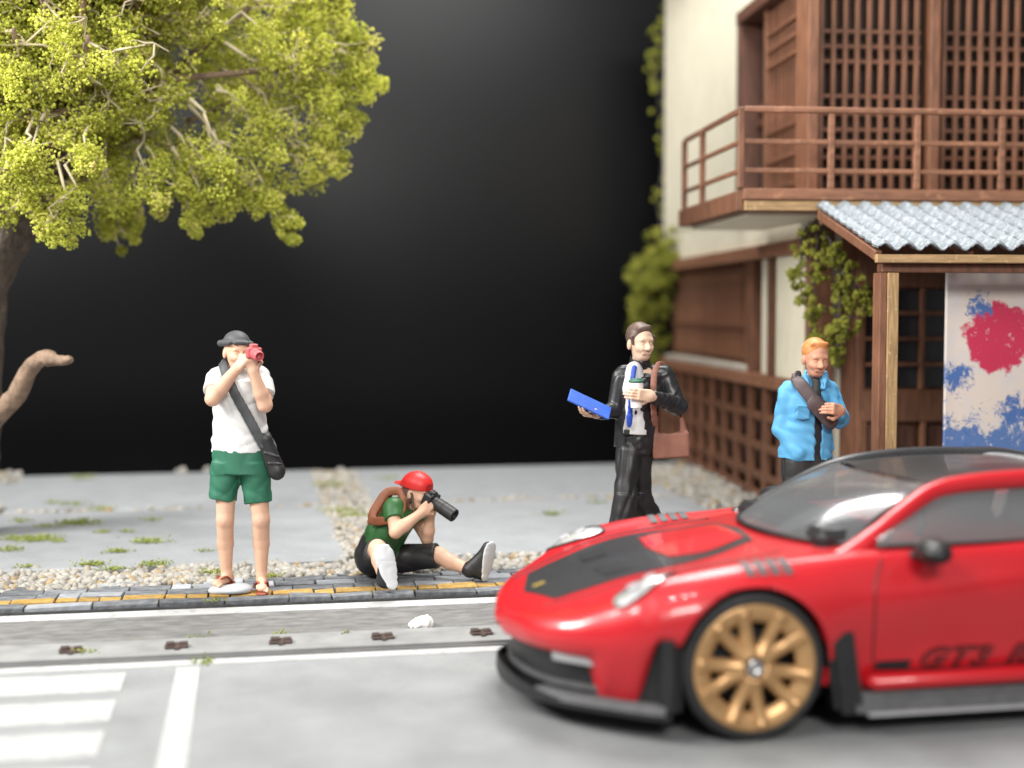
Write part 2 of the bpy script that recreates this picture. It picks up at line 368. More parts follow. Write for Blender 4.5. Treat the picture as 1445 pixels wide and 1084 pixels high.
bm_obj('backdrop_card', bm, M_back, back, smooth=True)

# fill under everything behind the kerb
fill = sheet('base_ground', -7, 9, 9.172, 16.42, -0.03, M_joint, kind='structure', th=0.27)
road = empty('road'); tag(road, kind='structure')
sheet('road_surface', -7, 9, 2.05, 8.115, ROAD, M_road, road, th=0.17)
sheet('edge_line', -7, 9, 7.975, 8.095, ROAD + 0.004, M_white, road, th=0.004)
for i in range(6):                               # pedestrian crossing bars, ends at x = -0.70
    y1 = 7.87 - 0.545 * i; sheet('crossing_bar', -3.6, -0.70 - 0.004 * i, y1 - 0.37, y1, ROAD + 0.004, M_white, road, th=0.004)
sheet('lane_line', -0.43, -0.30, 3.2, 7.93, ROAD + 0.004, M_white, road, th=0.004)

kerb = empty('kerb'); tag(kerb, kind='structure')
sheet('kerb_top', -7, 9, 8.150, 8.55, -0.094, M_kerb, kerb, th=0.20)
sheet('kerb_groove', -7, 9, 8.118, 8.147, -0.112, M_dkgap, kerb, th=0.18)
def bracket(x, y, seed):
    g = random.Random(seed); bm = bmesh.new()
    for (cx, cy, dx, dy, h) in ((0, 0.0, 0.135, 0.075, 0.016), (0.0, -0.045, 0.03, 0.05, 0.014), (-0.035, 0.02, 0.05, 0.06, 0.03), (0.04, 0.02, 0.05, 0.055, 0.026), (0.0, 0.045, 0.05, 0.03, 0.02)):
        r = bmesh.ops.create_cube(bm, size=1.0)['verts']
        for v in r: v.co = Vector((v.co.x * dx + cx + g.uniform(-.004, .004), v.co.y * dy + cy, v.co.z * h + h / 2))
    bmesh.ops.bevel(bm, geom=list(bm.edges), offset=0.004, segments=1, affect='EDGES')
    bmesh.ops.rotate(bm, verts=bm.verts, cent=(0, 0, 0), matrix=Matrix.Rotation(g.uniform(-.12, .12), 3, 'Z'))
    return bm_obj('iron_bracket', bm, M_rust, kerb, (x, y, -0.094))
for i, x in enumerate((-2.26, -1.655, -1.05, -0.45, 0.16, 0.77, 1.38, 1.99, 2.60, 3.21)): bracket(x, 8.315, i)
gut = empty('gutter'); tag(gut, kind='structure')
def slope_sheet(name, y0, z0, y1, z1, th, m):
    V = [(-7, y0, z0), (9, y0, z0), (9, y1, z1), (-7, y1, z1)]; V += [(x, y, z - th) for x, y, z in V]
    obj(name, mesh_arrays(name, np.array(V, float), np.array([(0, 1, 2, 3), (7, 6, 5, 4), (0, 4, 5, 1), (2, 6, 7, 3), (1, 5, 6, 2), (0, 3, 7, 4)]), False), m, gut)
slope_sheet('gutter_surface', 8.553, -0.118, 9.168, -0.050, 0.2, M_gut)
slope_sheet('gutter_line', 9.045, -0.0590, 9.163, -0.0458, 0.005, M_white)

pav = empty('pavement'); tag(pav, kind='structure')
def brick_mesh(dx, dy, seed, m):
    g = random.Random(seed); bm = bmesh.new(); bmesh.ops.create_cube(bm, size=1.0)
    for v in bm.verts: v.co = Vector((v.co.x * dx + g.uniform(-.006, .006), v.co.y * dy + g.uniform(-.005, .005), v.co.z * 0.09 - 0.045 + (g.uniform(-.006, .006) if v.co.z > 0 else 0)))
    bmesh.ops.bevel(bm, geom=[e for e in bm.edges if max(e.verts[0].co.z, e.verts[1].co.z) > -0.06], offset=0.006, segments=2, affect='EDGES', profile=0.6)
    me = bpy.data.meshes.new('brick'); bm.to_mesh(me); bm.free(); me.materials.append(m); return me
_bk = {}
def lay(xc, yc, dx, dy, m, z=0.0):
    key = (dx, dy, rnd.randrange(4), m.name)
    if key not in _bk: _bk[key] = brick_mesh(dx - 0.010, dy - 0.010, hash((dx, dy, key[2])) % 999, m)
    o = obj('brick', _bk[key], m, pav, (xc, yc, z + rnd.uniform(-.004, .004))); o.rotation_euler = (rnd.uniform(-.02, .02), rnd.uniform(-.02, .02), rnd.uniform(-.015, .015))
rows = [(9.175, 0.135, 'g'), (9.31, 0.125, 'y'), (9.435, 0.165, 'g'), (9.60, 0.165, 'g'), (9.765, 0.15, 'e')]
for y, d, kind in rows:
    x = -2.5 + rnd.uniform(-.1, 0)
    while x < 5.2:
        L_ = rnd.choice((0.14, 0.28, 0.28)) if kind != 'y' else rnd.choice((0.14, 0.14, 0.28))
        if kind == 'g' and y < 9.2: L_ = rnd.choice((0.28, 0.28, 0.42))
        m_ = M_yel if kind == 'y' else (M_brick2 if rnd.random() < 0.24 else M_brick)
        drop = kind == 'e' and (x < -0.2 and rnd.random() < 0.55)
        if not drop: lay(x + L_ / 2, y + d / 2, L_, d, m_)
        x += L_
for x, y in ((0.45, 9.99), (0.62, 9.98), (1.75, 9.99), (1.9, 10.0), (2.05, 9.97), (2.3, 9.99), (2.9, 9.98), (-0.05, 9.98)): lay(x, y, 0.14, 0.15, M_brick2 if rnd.random() < .4 else M_brick)

slabs = empty('forecourt'); tag(slabs, kind='structure')
for x0, x1, y0, y1 in ((-7, 0.70, 10.42, 13.34), (-7, 0.70, 13.44, 16.35), (1.14, 5.3, 10.52, 13.40), (1.14, 5.6, 13.50, 16.35), (4.75, 9.0, 9.95, 11.2)):
    box('paving_slab', x0, x1, y0, y1, -0.03, 0.022, M_slab, slabs, 0.012)

# gravel: pale rounded pebbles
def gravel(name, regions, label):
    P = []; Sz = []
    for x0, x1, y0, y1, n, z, smin, smax, h in regions:
        xs = npr.uniform(x0, x1, n); ys = npr.uniform(y0, y1, n); s = npr.uniform(smin, smax, n)
        P.append(np.stack([xs, ys, z + npr.uniform(0, h, n) + s * 0.25], 1)); Sz.append(s)
    P = np.concatenate(P); s = np.concatenate(Sz); n = len(P)
    S3 = np.stack([s * npr.uniform(0.9, 1.35, n), s * npr.uniform(0.7, 1.0, n), s * npr.uniform(0.55, 0.8, n)], 1)
    o = scatter(name, ICO2[0], ICO2[1], P, S3, M_peb, None, npr.beta(1.1, 2.0, n), True, 0.035)
    return tag(o, label, 'gravel', kind='stuff')
gravel('gravel', [(-2.6, 4.6, 9.92, 10.50, 2400, -0.035, 0.020, 0.048, 0.02), (-2.6, -0.2, 9.76, 9.98, 260, -0.035, 0.020, 0.042, 0.015), (0.66, 1.18, 10.5, 13.4, 620, -0.02, 0.018, 0.045, 0.03), (0.66, 1.18, 13.4, 16.3, 520, -0.02, 0.018, 0.045, 0.03),
                  (1.14, 5.0, 13.36, 13.52, 170, -0.02, 0.018, 0.05, 0.03), (-5, 0.7, 13.32, 13.46, 170, -0.02, 0.018, 0.045, 0.03),
                  (4.25, 5.15, 10.6, 15.9, 1300, 0.0, 0.02, 0.05, 0.04), (3.5, 4.4, 10.4, 11.2, 360, 0.0, 0.02, 0.045, 0.02), (-3.6, -2.5, 15.6, 16.4, 90, 0.0, 0.02, 0.055, 0.08), (-3.3, -2.3, 12.8, 13.8, 160, 0.0, 0.02, 0.05, 0.05), (-0.9, 0.0, 16.25, 16.4, 8, 0.02, 0.03, 0.06, 0.02)],
       'pale beige and white pebble gravel between paving slabs and brick strip')
# moss flock tufts
P = []; Sz = []
def tuft(px, py, r, n, z=0.03):
    d = EYE * 1950.0 / (py - 438.0); a = (px - 722.5) * d / 1950.0
    c = RGT * a + FWD * d
    q = npr.normal(size=(n, 3)) * np.array([r * 1.5, r * 0.8, r * 0.35]); q[:, 2] = np.abs(q[:, 2])
    P.append(q + c + np.array([0, 0, z])); Sz.append(npr.uniform(0.004, 0.010, n))
for px, py, r, n in ((112, 745, .07, 90), (96, 744, .05, 60), (20, 768, .06, 70), (45, 770, .05, 60), (60, 766, .06, 60), (205, 772, .06, 80), (75, 771, .03, 20), (5, 784, .06, 50), (163, 786, .04, 45), (285, 785, .025, 14), (140, 757, .03, 22), (175, 757, .03, 16), (25, 742, .04, 25), (65, 750, .05, 30), (210, 740, .04, 24), (140, 725, .06, 50), (112, 680, .07, 50), (100, 718, .06, 30), (70, 715, .04, 20),
                     (125, 805, .05, 60), (155, 812, .04, 40), (215, 805, .05, 60), (780, 732, .05, 40), (300, 817, .05, 45), (378, 822, .03, 25), (545, 680, .06, 25), (480, 728, .07, 90), (495, 735, .06, 70), (465, 690, .08, 70), (735, 833, .025, 20), (30, 808, .03, 20), (840, 715, .05, 20), (960, 690, .06, 40)):
    tuft(px, py, r * .8, int(n * 2.2))
for x, y, z, r, n in ((-0.28, 8.03, ROAD + .005, .035, 40), (-0.98, 8.29, -.09, .03, 26), (0.16, 8.62, -.11, .03, 26), (-0.32, 8.6, -.11, .03, 20), (-0.75, 8.58, -.11, .03, 12), (-0.25, 9.17, .0, .025, 18), (0.55, 8.5, -.09, .014, 8)):
    q = npr.normal(size=(n, 3)) * np.array([r * 1.2, r * 0.9, r * 0.4]); q[:, 2] = np.abs(q[:, 2]); P.append(q + np.array([x, y, z])); Sz.append(npr.uniform(0.004, 0.010, n))
P = np.concatenate(P); Sz = np.concatenate(Sz)
tag(scatter('moss', OCT[0], OCT[1], P, Sz, M_moss, None, npr.uniform(0, 1, len(P)), False, 0.25), 'small tufts of yellow-green moss flock on slabs and pebbles', 'moss', kind='stuff')
# two loose stones
S = Sculpt(0.006); S.ell((0, 0, .02), (.135, .085, .032)); S.ell((.07, .01, .025), (.08, .07, .035)); S.ell((-.08, -.02, .02), (.06, .06, .03)); S.cut((0, 0, 0), (0, 0, -1)); S.folds(.0025, 40, 3)
o = obj('flat_stone', S.mesh('flat_stone'), M_putty, None, (-0.155, 9.395, 0.004)); o.rotation_euler = (0, 0, -0.15)
tag(o, "flat grey-white stone under the sandalled foot of the green-shorts photographer", 'stone')
S = Sculpt(0.006); S.ell((0, 0, .026), (.072, .06, .046), None, .01); S.ell((.02, .0, .05), (.042, .042, .028), None, .01); S.ell((-.045, 0, .015), (.042, .042, .026), None, .01); S.cut((0, 0, 0), (0, 0, -1)); S.folds(.009, 110, 5, (1, 1, 1), 4)
tag(obj('white_stone', S.mesh('white_stone'), M_plaster_w, None, (1.05, 8.64, -0.112)), 'white lump of stone lying in the dark gutter', 'stone')
# ------------------------------------------------------------------ timber house with balcony, seen on its corner
M_wood = mat('stained_timber', (0.190, 0.082, 0.043), 0.55, var=0.30, scale=7, bump=0.35, bscale=30, stretch=(3, 3, 0.6), rnd_obj=0.16)
M_woodh = mat('stained_timber_rail', (0.26, 0.116, 0.063), 0.55, var=0.25, scale=7, bump=0.3, bscale=30, stretch=(0.7, 3, 3), rnd_obj=0.12, speck=(16, (0.45, 0.22, 0.12), 0.6, 0.5))
M_woodd = mat('dark_timber', (0.11, 0.046, 0.028), 0.6, var=0.3, scale=8, bump=0.3, bscale=30, stretch=(3, 3, 0.6))
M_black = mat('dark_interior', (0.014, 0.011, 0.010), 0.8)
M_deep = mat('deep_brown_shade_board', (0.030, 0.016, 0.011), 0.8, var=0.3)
M_cream = mat('cream_plaster', (0.74, 0.68, 0.53), 0.8, var=0.05, scale=3, bump=0.25, bscale=24, speck=(5, (0.64, 0.58, 0.44), 0.62, 0.5))
M_pale = mat('bare_timber', (0.40, 0.26, 0.12), 0.6, var=0.35, scale=10, bump=0.3, bscale=30, stretch=(6, 6, 0.5), speck=(30, (0.62, 0.48, 0.28), 0.62, 0.7))
M_palex = mat('bare_timber_fascia', (0.42, 0.27, 0.13), 0.6, var=0.3, scale=10, bump=0.3, bscale=30, stretch=(0.5, 6, 6), speck=(30, (0.6, 0.45, 0.26), 0.62, 0.7))
M_stone = mat('sill_stone', (0.42, 0.38, 0.32), 0.8, var=0.15, scale=12)
M_zinc = mat('corrugated_zinc', (0.185, 0.21, 0.23), 0.6, var=0.2, scale=26, bump=0.25, bscale=60, speck=(34, (0.36, 0.39, 0.41), 0.55, 0.6))
M_pane = mat('smoky_pane', (0.035, 0.034, 0.036), 0.18, var=0.1, scale=3)
HB = math.radians(5.2)
house = empty('timber_house', (4.774, 11.354, 0.0), -HB)
tag(house, 'brown timber house with cream plaster, lattice windows and wrap-around balcony', 'house')
def hb(name, u0, u1, v0, v1, z0, z1, m=None, parent=None, bev=0.006): return box(name, u0, u1, v0, v1, z0, z1, m or M_wood, parent or house, bev)
def grp(name, parent=None):
    o = empty(name); o.parent = parent or house; return o
UW, VD = 4.6, 6.2
hb('plinth', 0.02, UW, 0.02, VD, -0.02, 0.05, M_stone)
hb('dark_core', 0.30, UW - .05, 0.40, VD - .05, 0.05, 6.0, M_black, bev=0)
# --- side wall, upper storey
hb('plaster_wall', 0.0, 0.28, 2.45, VD, 2.905, 6.05, M_cream, bev=0.015)
hb('plaster_wall', 0.0, 0.28, 0.34, 2.447, 4.97, 6.05, M_cream)
hb('plaster_band', 0.02, 0.28, 0.12, VD, 2.53, 2.903, M_cream)
hb('head_beam', -0.03, 0.25, 0.34, 2.45, 4.84, 4.967, M_woodd)
hb('jamb', -0.02, 0.22, 2.32, 2.447, 2.80, 4.84, M_woodd)
sw = grp('side_window')
hb('frame', 0.06, 0.16, 0.34, 0.44, 2.80, 4.838, M_wood, sw)
hb('frame', 0.06, 0.16, 1.62, 1.72, 2.80, 4.838, M_wood, sw)
hb('board', 0.11, 0.15, 0.44, 1.62, 2.80, 4.838, M_wood, sw)
for k in range(9): hb('slat', 0.085, 0.108, 0.47 + k * .128, 0.50 + k * .128, 2.82, 4.82, M_wood, sw, .003)
for z in (4.56, 4.40, 4.24, 3.60, 3.32, 3.05): hb('slat', 0.062, 0.084, 0.445, 1.615, z, z + .035, M_wood, sw, .003)
hb('board', 0.20, 0.24, 1.72, 2.32, 2.80, 4.838, M_black, sw)  # near-black sheet: shade inside the window opening put into the colour
for z in (3.95, 3.78): hb('slat', 0.16, 0.198, 1.73, 2.31, z, z + .06, M_woodd, sw, .003)
hb('corner_post', -0.035, 0.055, -0.035, 0.335, 2.70, 6.05, M_wood)
# --- front, upper storey: lattice windows
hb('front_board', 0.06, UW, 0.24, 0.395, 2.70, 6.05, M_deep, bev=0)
u = 0.14; cols = [(0.06, 1.02, 9), (1.16, 2.16, 9), (2.30, 3.30, 9), (3.44, 4.44, 9)]
for i, (u0, u1, n) in enumerate(cols):
    lw = grp('lattice_window')
    p = (u1 - u0) / n
    for k in range(n): hb('upright_slat', u0 + p * (k + .5) - .019, u0 + p * (k + .5) + .019, 0.075, 0.115, 2.80, 5.2, M_wood, lw, .003)
    for z in (4.33, 4.20, 4.07, 3.77, 3.62, 3.48, 3.34, 3.24, 3.10, 2.95): hb('cross_slat', u0 + .002, u1 - .002, 0.118, 0.142, z - .016, z + .016, M_wood, lw, .003)
    hb('sill_rail', u0, u1, 0.05, 0.14, 2.70, 2.80, M_wood, lw)
    hb('head_rail', u0, u1, 0.05, 0.14, 5.2, 5.35, M_wood, lw)
    hb('window_post', u1 + .05, u1 + .138, 0.015, 0.20, 2.70, 5.35, M_wood)
hb('front_plaster', 0.14, UW, 0.02, 0.29, 5.355, 6.05, M_cream)
hb('roof', -0.25, UW + .2, -0.3, VD + .25, 6.055, 6.20, M_woodd)
# --- balcony
bal = grp('balcony')
hb('deck', -0.80, UW, -0.80, 0.0, 2.70, 2.80, M_wood, bal)
hb('deck', -0.80, -0.04, 0.002, 1.36, 2.70, 2.80, M_wood, bal)
hb('soffit', -0.74, -0.03, -0.70, 1.30, 2.665, 2.698, M_cream, bal)
hb('edge_beam', -0.815, UW, -0.86, -0.803, 2.785, 2.875, M_woodh, bal)
hb('edge_beam', -0.80, UW, -0.84, -0.80, 2.70, 2.782, M_palex, bal)
hb('edge_beam', -0.858, -0.803, -0.80, 1.38, 2.70, 2.86, M_wood, bal)
fx = [-0.835, -0.095, 0.62, 1.33, 2.04, 2.75, 3.46, 4.17]
for uu in fx: hb('post', uu - .024, uu + .024, -0.855, -0.807, 2.877, 3.478 if uu > -.8 else 3.52, M_woodh if uu > -.8 else M_wood, bal)
for z, h in ((3.50, .045), (3.25, .036), (3.02, .036)):
    for a, b in zip(fx[:-1], fx[1:]):
        if z > 3.4: continue
        hb('rail', a + .024, b - .024, -0.848, -0.816, z - h / 2, z + h / 2, M_woodh, bal, .004)
    for a, b in ((-0.805, 0.475), (0.525, 1.21)): hb('rail', -0.848, -0.818, a, b, z - h / 2, z + h / 2, M_wood, bal, .004)
hb('hand_rail', -0.81, UW, -0.862, -0.80, 3.482, 3.525, M_woodh, bal)
for v in (0.50, 1.235): hb('post', -0.857, -0.809, v - .024, v + .024, 2.862, 3.50, M_wood, bal)
for uu in (0.3, 1.2, 2.1): hb('bracket', uu - .04, uu + .04, -0.70, 0.0, 2.58, 2.663, M_woodd, bal)
# --- side wall, ground floor
hb('lintel', -0.07, 0.20, 0.06, 5.6, 2.40, 2.527, M_woodh)
hb('lattice_cap', -0.07, 0.20, 0.06, VD, 1.16, 1.275, M_woodh)
hb('window_sill', -0.04, 0.22, 2.0, 5.9, 1.277, 1.335, M_stone)
hb('plaster_pier', -0.015, 0.20, 0.10, 0.95, 1.277, 2.398, M_cream)
hb('pier_post', 0.0, 0.22, 0.0 - .02, 0.098, 0.05, 2.62, M_wood)
win = grp('ground_window')
hb('frame', 0.03, 0.14, 1.20, 1.40, 1.277, 2.398, M_wood, win)
hb('frame', 0.02, 0.12, 1.41, 1.56, 1.277, 2.398, M_cream, win)
hb('frame', 0.0, 0.14, 1.84, 2.10, 1.277, 2.398, M_wood, win)
hb('pane', 0.17, 0.19, 0.955, 2.0, 1.28, 2.395, M_pane, win)
scr = grp('slatted_screen')
hb('board', 0.13, 0.17, 2.10, 6.1, 1.336, 2.398, M_wood, scr)
for k in range(26): hb('slat', 0.09, 0.127, 2.14 + k * .15, 2.20 + k * .15, 1.34, 2.395, M_wood, scr, .004)
for z in (1.40, 1.72, 2.30): hb('slat', 0.066, 0.088, 2.105, 6.0, z, z + .05, M_wood, scr, .004)
lat = grp('lattice_wall')
hb('board', 0.12, 0.19, 0.06, VD, 0.05, 1.158, M_woodd, lat, bev=0)
for k in range(12): hb('upright_slat', -0.005, 0.060, 0.30 + k * .545 - .062, 0.30 + k * .545 + .062, 0.05, 1.158, M_wood, lat)
for z in (0.86, 0.56, 0.27): hb('cross_slat', 0.0, 0.048, 0.06, VD - .05, z - .04, z + .04, M_wood, lat)
hb('cross_slat', 0.0, 0.048, 0.06, VD - .05, 0.055, 0.12, M_wood, lat)
# --- front, ground floor
hb('front_wall', 0.222, UW, 0.10, 0.39, 0.05, 2.62, M_wood)
hb('plaster_strip', 0.223, 0.30, 0.03, 0.098, 0.05, 2.60, M_cream)
hb('wall_panel', 0.302, 0.44, 0.04, 0.098, 0.05, 2.60, M_wood)
door = grp('glazed_door')
hb('stile', 0.445, 0.50, 0.03, 0.098, 0.05, 2.55, M_wood, door)
hb('top_rail', 0.502, 1.90, 0.03, 0.098, 2.10, 2.55, M_wood, door)
hb('mid_rail', 0.502, 1.90, 0.03, 0.098, 0.92, 1.20, M_wood, door)
hb('bottom_rail', 0.502, 1.90, 0.03, 0.098, 0.05, 0.16, M_wood, door)
for k in range(6): hb('muntin', 0.502 + k * .272 - (0 if k == 0 else .02), 0.502 + k * .272 + .02, 0.035, 0.094, 1.202, 2.098, M_wood, door, .004)
for k in range(5):
    z = 1.20 + k * .225
    if 0 < k < 4: hb('muntin', 0.524, 1.86, 0.04, 0.09, z - .018, z + .018, M_wood, door, .004)
for i in range(5):
    for k in range(4): hb('pane', 0.524 + i * .272, 0.75 + i * .272, 0.086, 0.096, 1.222 + k * .225, 1.405 + k * .225, M_pane, door, 0)
for k in range(5): hb('lower_panel', 0.56 + k * .272, 0.73 + k * .272, 0.07, 0.098, 0.20, 0.88, M_woodd, door)
for k in range(6): hb('lower_stile', 0.502 + k * .272, 0.545 + k * .272, 0.03, 0.098, 0.162, 0.918, M_wood, door)
# --- porch canopy of corrugated sheet on a bare timber post
can = grp('canopy')
C0, C1 = (-0.88, 2.735), (-2.26, 2.335)
def corr(th):
    nu, nv = 420, 110; uu = np.linspace(-0.22, 3.9, nu); q = np.linspace(0, 1, nv); U, Qq = np.meshgrid(uu, q, indexing='ij')
    Vv = C0[0] + (C1[0] - C0[0]) * Qq; Z = C0[1] + (C1[1] - C0[1]) * Qq + 0.030 * np.cos(2 * np.pi * U / 0.168) + 0.016 * ((Qq * 10 + 0.16 * np.cos(2 * np.pi * U / 0.168)) % 1.0) + th
    return np.stack([U, Vv, Z], -1), nu, nv
A, nu, nv = corr(0.012); Bq, _, _ = corr(0.0)
V = np.concatenate([A.reshape(-1, 3), Bq.reshape(-1, 3)]); n0 = nu * nv; Fq = []
for i in range(nu - 1):
    for j in range(nv - 1):
        a, b, c, d = i * nv + j, (i + 1) * nv + j, (i + 1) * nv + j + 1, i * nv + j + 1
        Fq.append((a, d, c, b)); Fq.append((a + n0, b + n0, c + n0, d + n0))
    a, b = i * nv + nv - 1, (i + 1) * nv + nv - 1; Fq.append((a, a + n0, b + n0, b))
    a, b = i * nv, (i + 1) * nv; Fq.append((a, b, b + n0, a + n0))
for j in range(nv - 1):
    for i in (0, nu - 1): a, b = i * nv + j, i * nv + j + 1; Fq.append((a, b, b + n0, a + n0))
o = obj('corrugated_sheet', mesh_arrays('corrugated_sheet', V, np.array(Fq)), M_zinc, can)
beam('barge_board', (-0.20, -0.90, 2.665), (-0.20, -2.21, 2.285), 0.05, 0.07, M_wood, can)
for uu in (0.5, 1.2, 1.9, 2.6): beam('rafter', (uu, -0.90, 2.66), (uu, -2.15, 2.30), 0.05, 0.06, M_wood, can)
beam('back_batten', (-0.2, -0.90, 2.62), (3.88, -0.90, 2.62), 0.05, 0.07, M_wood, can)
hb('fascia', -0.225, 3.9, -2.25, -2.20, 2.235, 2.295, M_palex, can)
hb('eave_beam', -0.16, 3.85, -2.17, -2.07, 2.17, 2.232, M_wood, can)
for uu in (-0.175, 2.9):
    hb('canopy_post', uu, uu + .055, -2.18, -2.04, 0.0, 2.168, M_wood, can); hb('canopy_post', uu + .056, uu + .14, -2.185, -2.05, 0.0, 2.167, M_pale, can)
# --- stand-in picture panel leaning before the door: plain blotches of the same colours
mp = bpy.data.materials.new('printed_panel'); mp.use_nodes = True; nt = mp.node_tree; N = nt.nodes; L = nt.links; pb = N['Principled BSDF']; pb.inputs['Roughness'].default_value = 0.35
tc = N.new('ShaderNodeTexCoord')
def ramp(src, p0, p1, inv=False):
    r = N.new('ShaderNodeValToRGB'); r.color_ramp.elements[0].position = p0; r.color_ramp.elements[1].position = p1
    if inv: r.color_ramp.elements[0].color = (1, 1, 1, 1); r.color_ramp.elements[1].color = (0, 0, 0, 1)
    L.new(src, r.inputs[0]); return r.outputs[0]
def noise(s, det=6, rough=.6, dist=0.0, off=(0, 0, 0)):
    mpn = N.new('ShaderNodeMapping'); mpn.inputs['Location'].default_value = off; L.new(tc.outputs['Object'], mpn.inputs[0])
    n = N.new('ShaderNodeTexNoise'); n.inputs['Scale'].default_value = s; n.inputs['Detail'].default_value = det; n.inputs['Roughness'].default_value = rough; n.inputs['Distortion'].default_value = dist
    L.new(mpn.outputs[0], n.inputs['Vector']); return n.outputs['Fac']
def mixc(fac, a, bcol):
    mx = N.new('ShaderNodeMix'); mx.data_type = 'RGBA'; L.new(fac, mx.inputs[0])
    if isinstance(a, tuple): mx.inputs[6].default_value = (*a, 1)
    else: L.new(a, mx.inputs[6])
    mx.inputs[7].default_value = (*bcol, 1); return mx.outputs[2]
base = mixc(ramp(noise(3.0, 5), .45, .62), (0.70, 0.62, 0.55), (0.62, 0.60, 0.60))
# loose red area in the upper right
vm = N.new('ShaderNodeVectorMath'); vm.operation = 'DISTANCE'; L.new(tc.outputs['Object'], vm.inputs[0]); vm.inputs[1].default_value = (-0.20, 0, 0.58)
ad = N.new('ShaderNodeMath'); ad.operation = 'MULTIPLY_ADD'; L.new(noise(9, 6, .65), ad.inputs[0]); ad.inputs[1].default_value = 0.30; L.new(vm.outputs['Value'], ad.inputs[2])
c = mixc(ramp(ad.outputs[0], .40, .43, True), base, (0.55, 0.035, 0.09))
sep = N.new('ShaderNodeSeparateXYZ'); L.new(tc.outputs['Object'], sep.inputs[0])
def blot(c, cx, cz, rr, colr, off, sc_=11):
    v = N.new('ShaderNodeVectorMath'); v.operation = 'DISTANCE'; L.new(tc.outputs['Object'], v.inputs[0]); v.inputs[1].default_value = (cx, 0, cz)
    a = N.new('ShaderNodeMath'); a.operation = 'MULTIPLY_ADD'; L.new(noise(sc_, 7, .75, .8, off), a.inputs[0]); a.inputs[1].default_value = 0.55; L.new(v.outputs['Value'], a.inputs[2])
    return mixc(ramp(a.outputs[0], rr + .22, rr + .27, True), c, colr)
for cx, cz, rr, off in ((-.36, .80, .10, (1, 2, 3)), (-.53, .28, .13, (4, 1, 7)), (-.08, .02, .13, (3, 8, 1)), (-.45, -.20, .16, (7, 7, 2)), (.30, -.3, .2, (2, 5, 5)), (.45, .3, .16, (9, 3, 1)), (.0, -.75, .25, (1, 1, 8))):
    c = blot(c, cx, cz, rr, (0.075, 0.16, 0.40), off)
mlow = N.new('ShaderNodeMath'); mlow.operation = 'MULTIPLY_ADD'; L.new(noise(7, 7, .8, 1.2, (5, 5, 5)), mlow.inputs[0]); mlow.inputs[1].default_value = 1.3; L.new(sep.outputs['Z'], mlow.inputs[2])
c = mixc(ramp(mlow.outputs[0], .52, .60, True), c, (0.10, 0.19, 0.42))
c = mixc(ramp(noise(16, 6, .8, .6, (8, 2, 4)), .60, .66), c, (0.70, 0.68, 0.66)); L.new(c, pb.inputs['Base Color'])
panel = obj('picture_panel', box_mesh(1.24, 0.03, 2.20, 0.012), mp, None)
pu, pv = 0.478 + 0.62, -1.78
panel.location = (4.774 + pu * math.cos(HB) + pv * math.sin(HB), 11.354 - pu * math.sin(HB) + pv * math.cos(HB), 1.122); panel.rotation_euler = (0, 0, -HB)
tag(panel, 'tall pale printed panel with red and blue blotches standing under the canopy', 'panel')
# ------------------------------------------------------------------ tree at the left, climbing plants on the house
M_bark = mat('tree_bark', (0.10, 0.075, 0.058), 0.85, var=0.4, scale=9, bump=1.0, bscale=22, stretch=(2.5, 2.5, 0.7), bdist=0.03)
M_bark2 = mat('broken_branch_bark', (0.21, 0.14, 0.095), 0.8, var=0.35, scale=9, bump=0.8, bscale=22, bdist=0.02)
M_twig = mat('pale_twig', (0.62, 0.53, 0.36), 0.7, var=0.25, scale=9)
M_leaf = mat('foliage_flock', (1, 1, 1), 0.85, var=0.12, scale=12,
             tone=[(0.0, (0.34, 0.34, 0.06)), (0.3, (0.62, 0.65, 0.12)), (0.65, (0.84, 0.86, 0.21)), (0.9, (0.93, 0.90, 0.34)), (1.0, (0.80, 0.70, 0.36))], spec=0.2); translucent(M_leaf, 0.55)
M_ivy = mat('ivy_flock', (1, 1, 1), 0.85, var=0.12, scale=12,
            tone=[(0.0, (0.11, 0.12, 0.02)), (0.4, (0.28, 0.30, 0.04)), (0.8, (0.50, 0.50, 0.09)), (1.0, (0.55, 0.48, 0.14))], spec=0.2); translucent(M_ivy, 0.35)
M_vine = mat('ivy_stem', (0.06, 0.052, 0.048), 0.8, var=0.3, scale=20)
TD = 11.4; TA = (-50 - 722.5) * TD / 1950.0
troot = RGT * TA + FWD * TD
tree = empty('model_tree', (troot[0], troot[1], 0.0), -YAW)
tag(tree, 'broad model tree with yellow-green flock crown and a broken lower branch', 'tree')
def T(px, py, d): return np.array([(px - 722.5) * d / 1950.0 - TA, d - TD, EYE - (py - 438.0) * d / 1950.0])
tp = spline([T(-72, 780, 11.4), T(-62, 700, 11.4), T(-36, 600, 11.4), T(-33, 500, 11.4), T(-22, 400, 11.35), T(15, 320, 11.2), T(60, 240, 11.0), T(100, 150, 10.9), T(130, 60, 10.8)], 40)
tr = np.interp(np.linspace(0, 1, 40), [0, .1, .3, .6, .8, 1], [.34, .24, .20, .22, .17, .10])
tr = tr * (1 + .06 * np.sin(np.arange(40) * 1.9)); tp[:, 2] = np.maximum(tp[:, 2], -0.02)
V, Fq = tube_arrays(tp, tr, 20)
ang = npr.normal(size=(len(V), 3)) * 0.008; obj('trunk', mesh_arrays('trunk', V + ang, Fq), M_bark, tree)
V, Fq = tube_arrays(spline([T(-30, 610, 11.3), T(-5, 585, 11.0), T(22, 558, 10.8), T(42, 520, 10.65), T(62, 504, 10.55), T(73, 507, 10.5), T(88, 509, 10.45), T(101, 507, 10.4)], 26),
                    np.interp(np.linspace(0, 1, 26), [0, .3, .5, .62, .68, .78, .94, 1], [.085, .072, .062, .056, .066, .040, .034, .016]), 14)
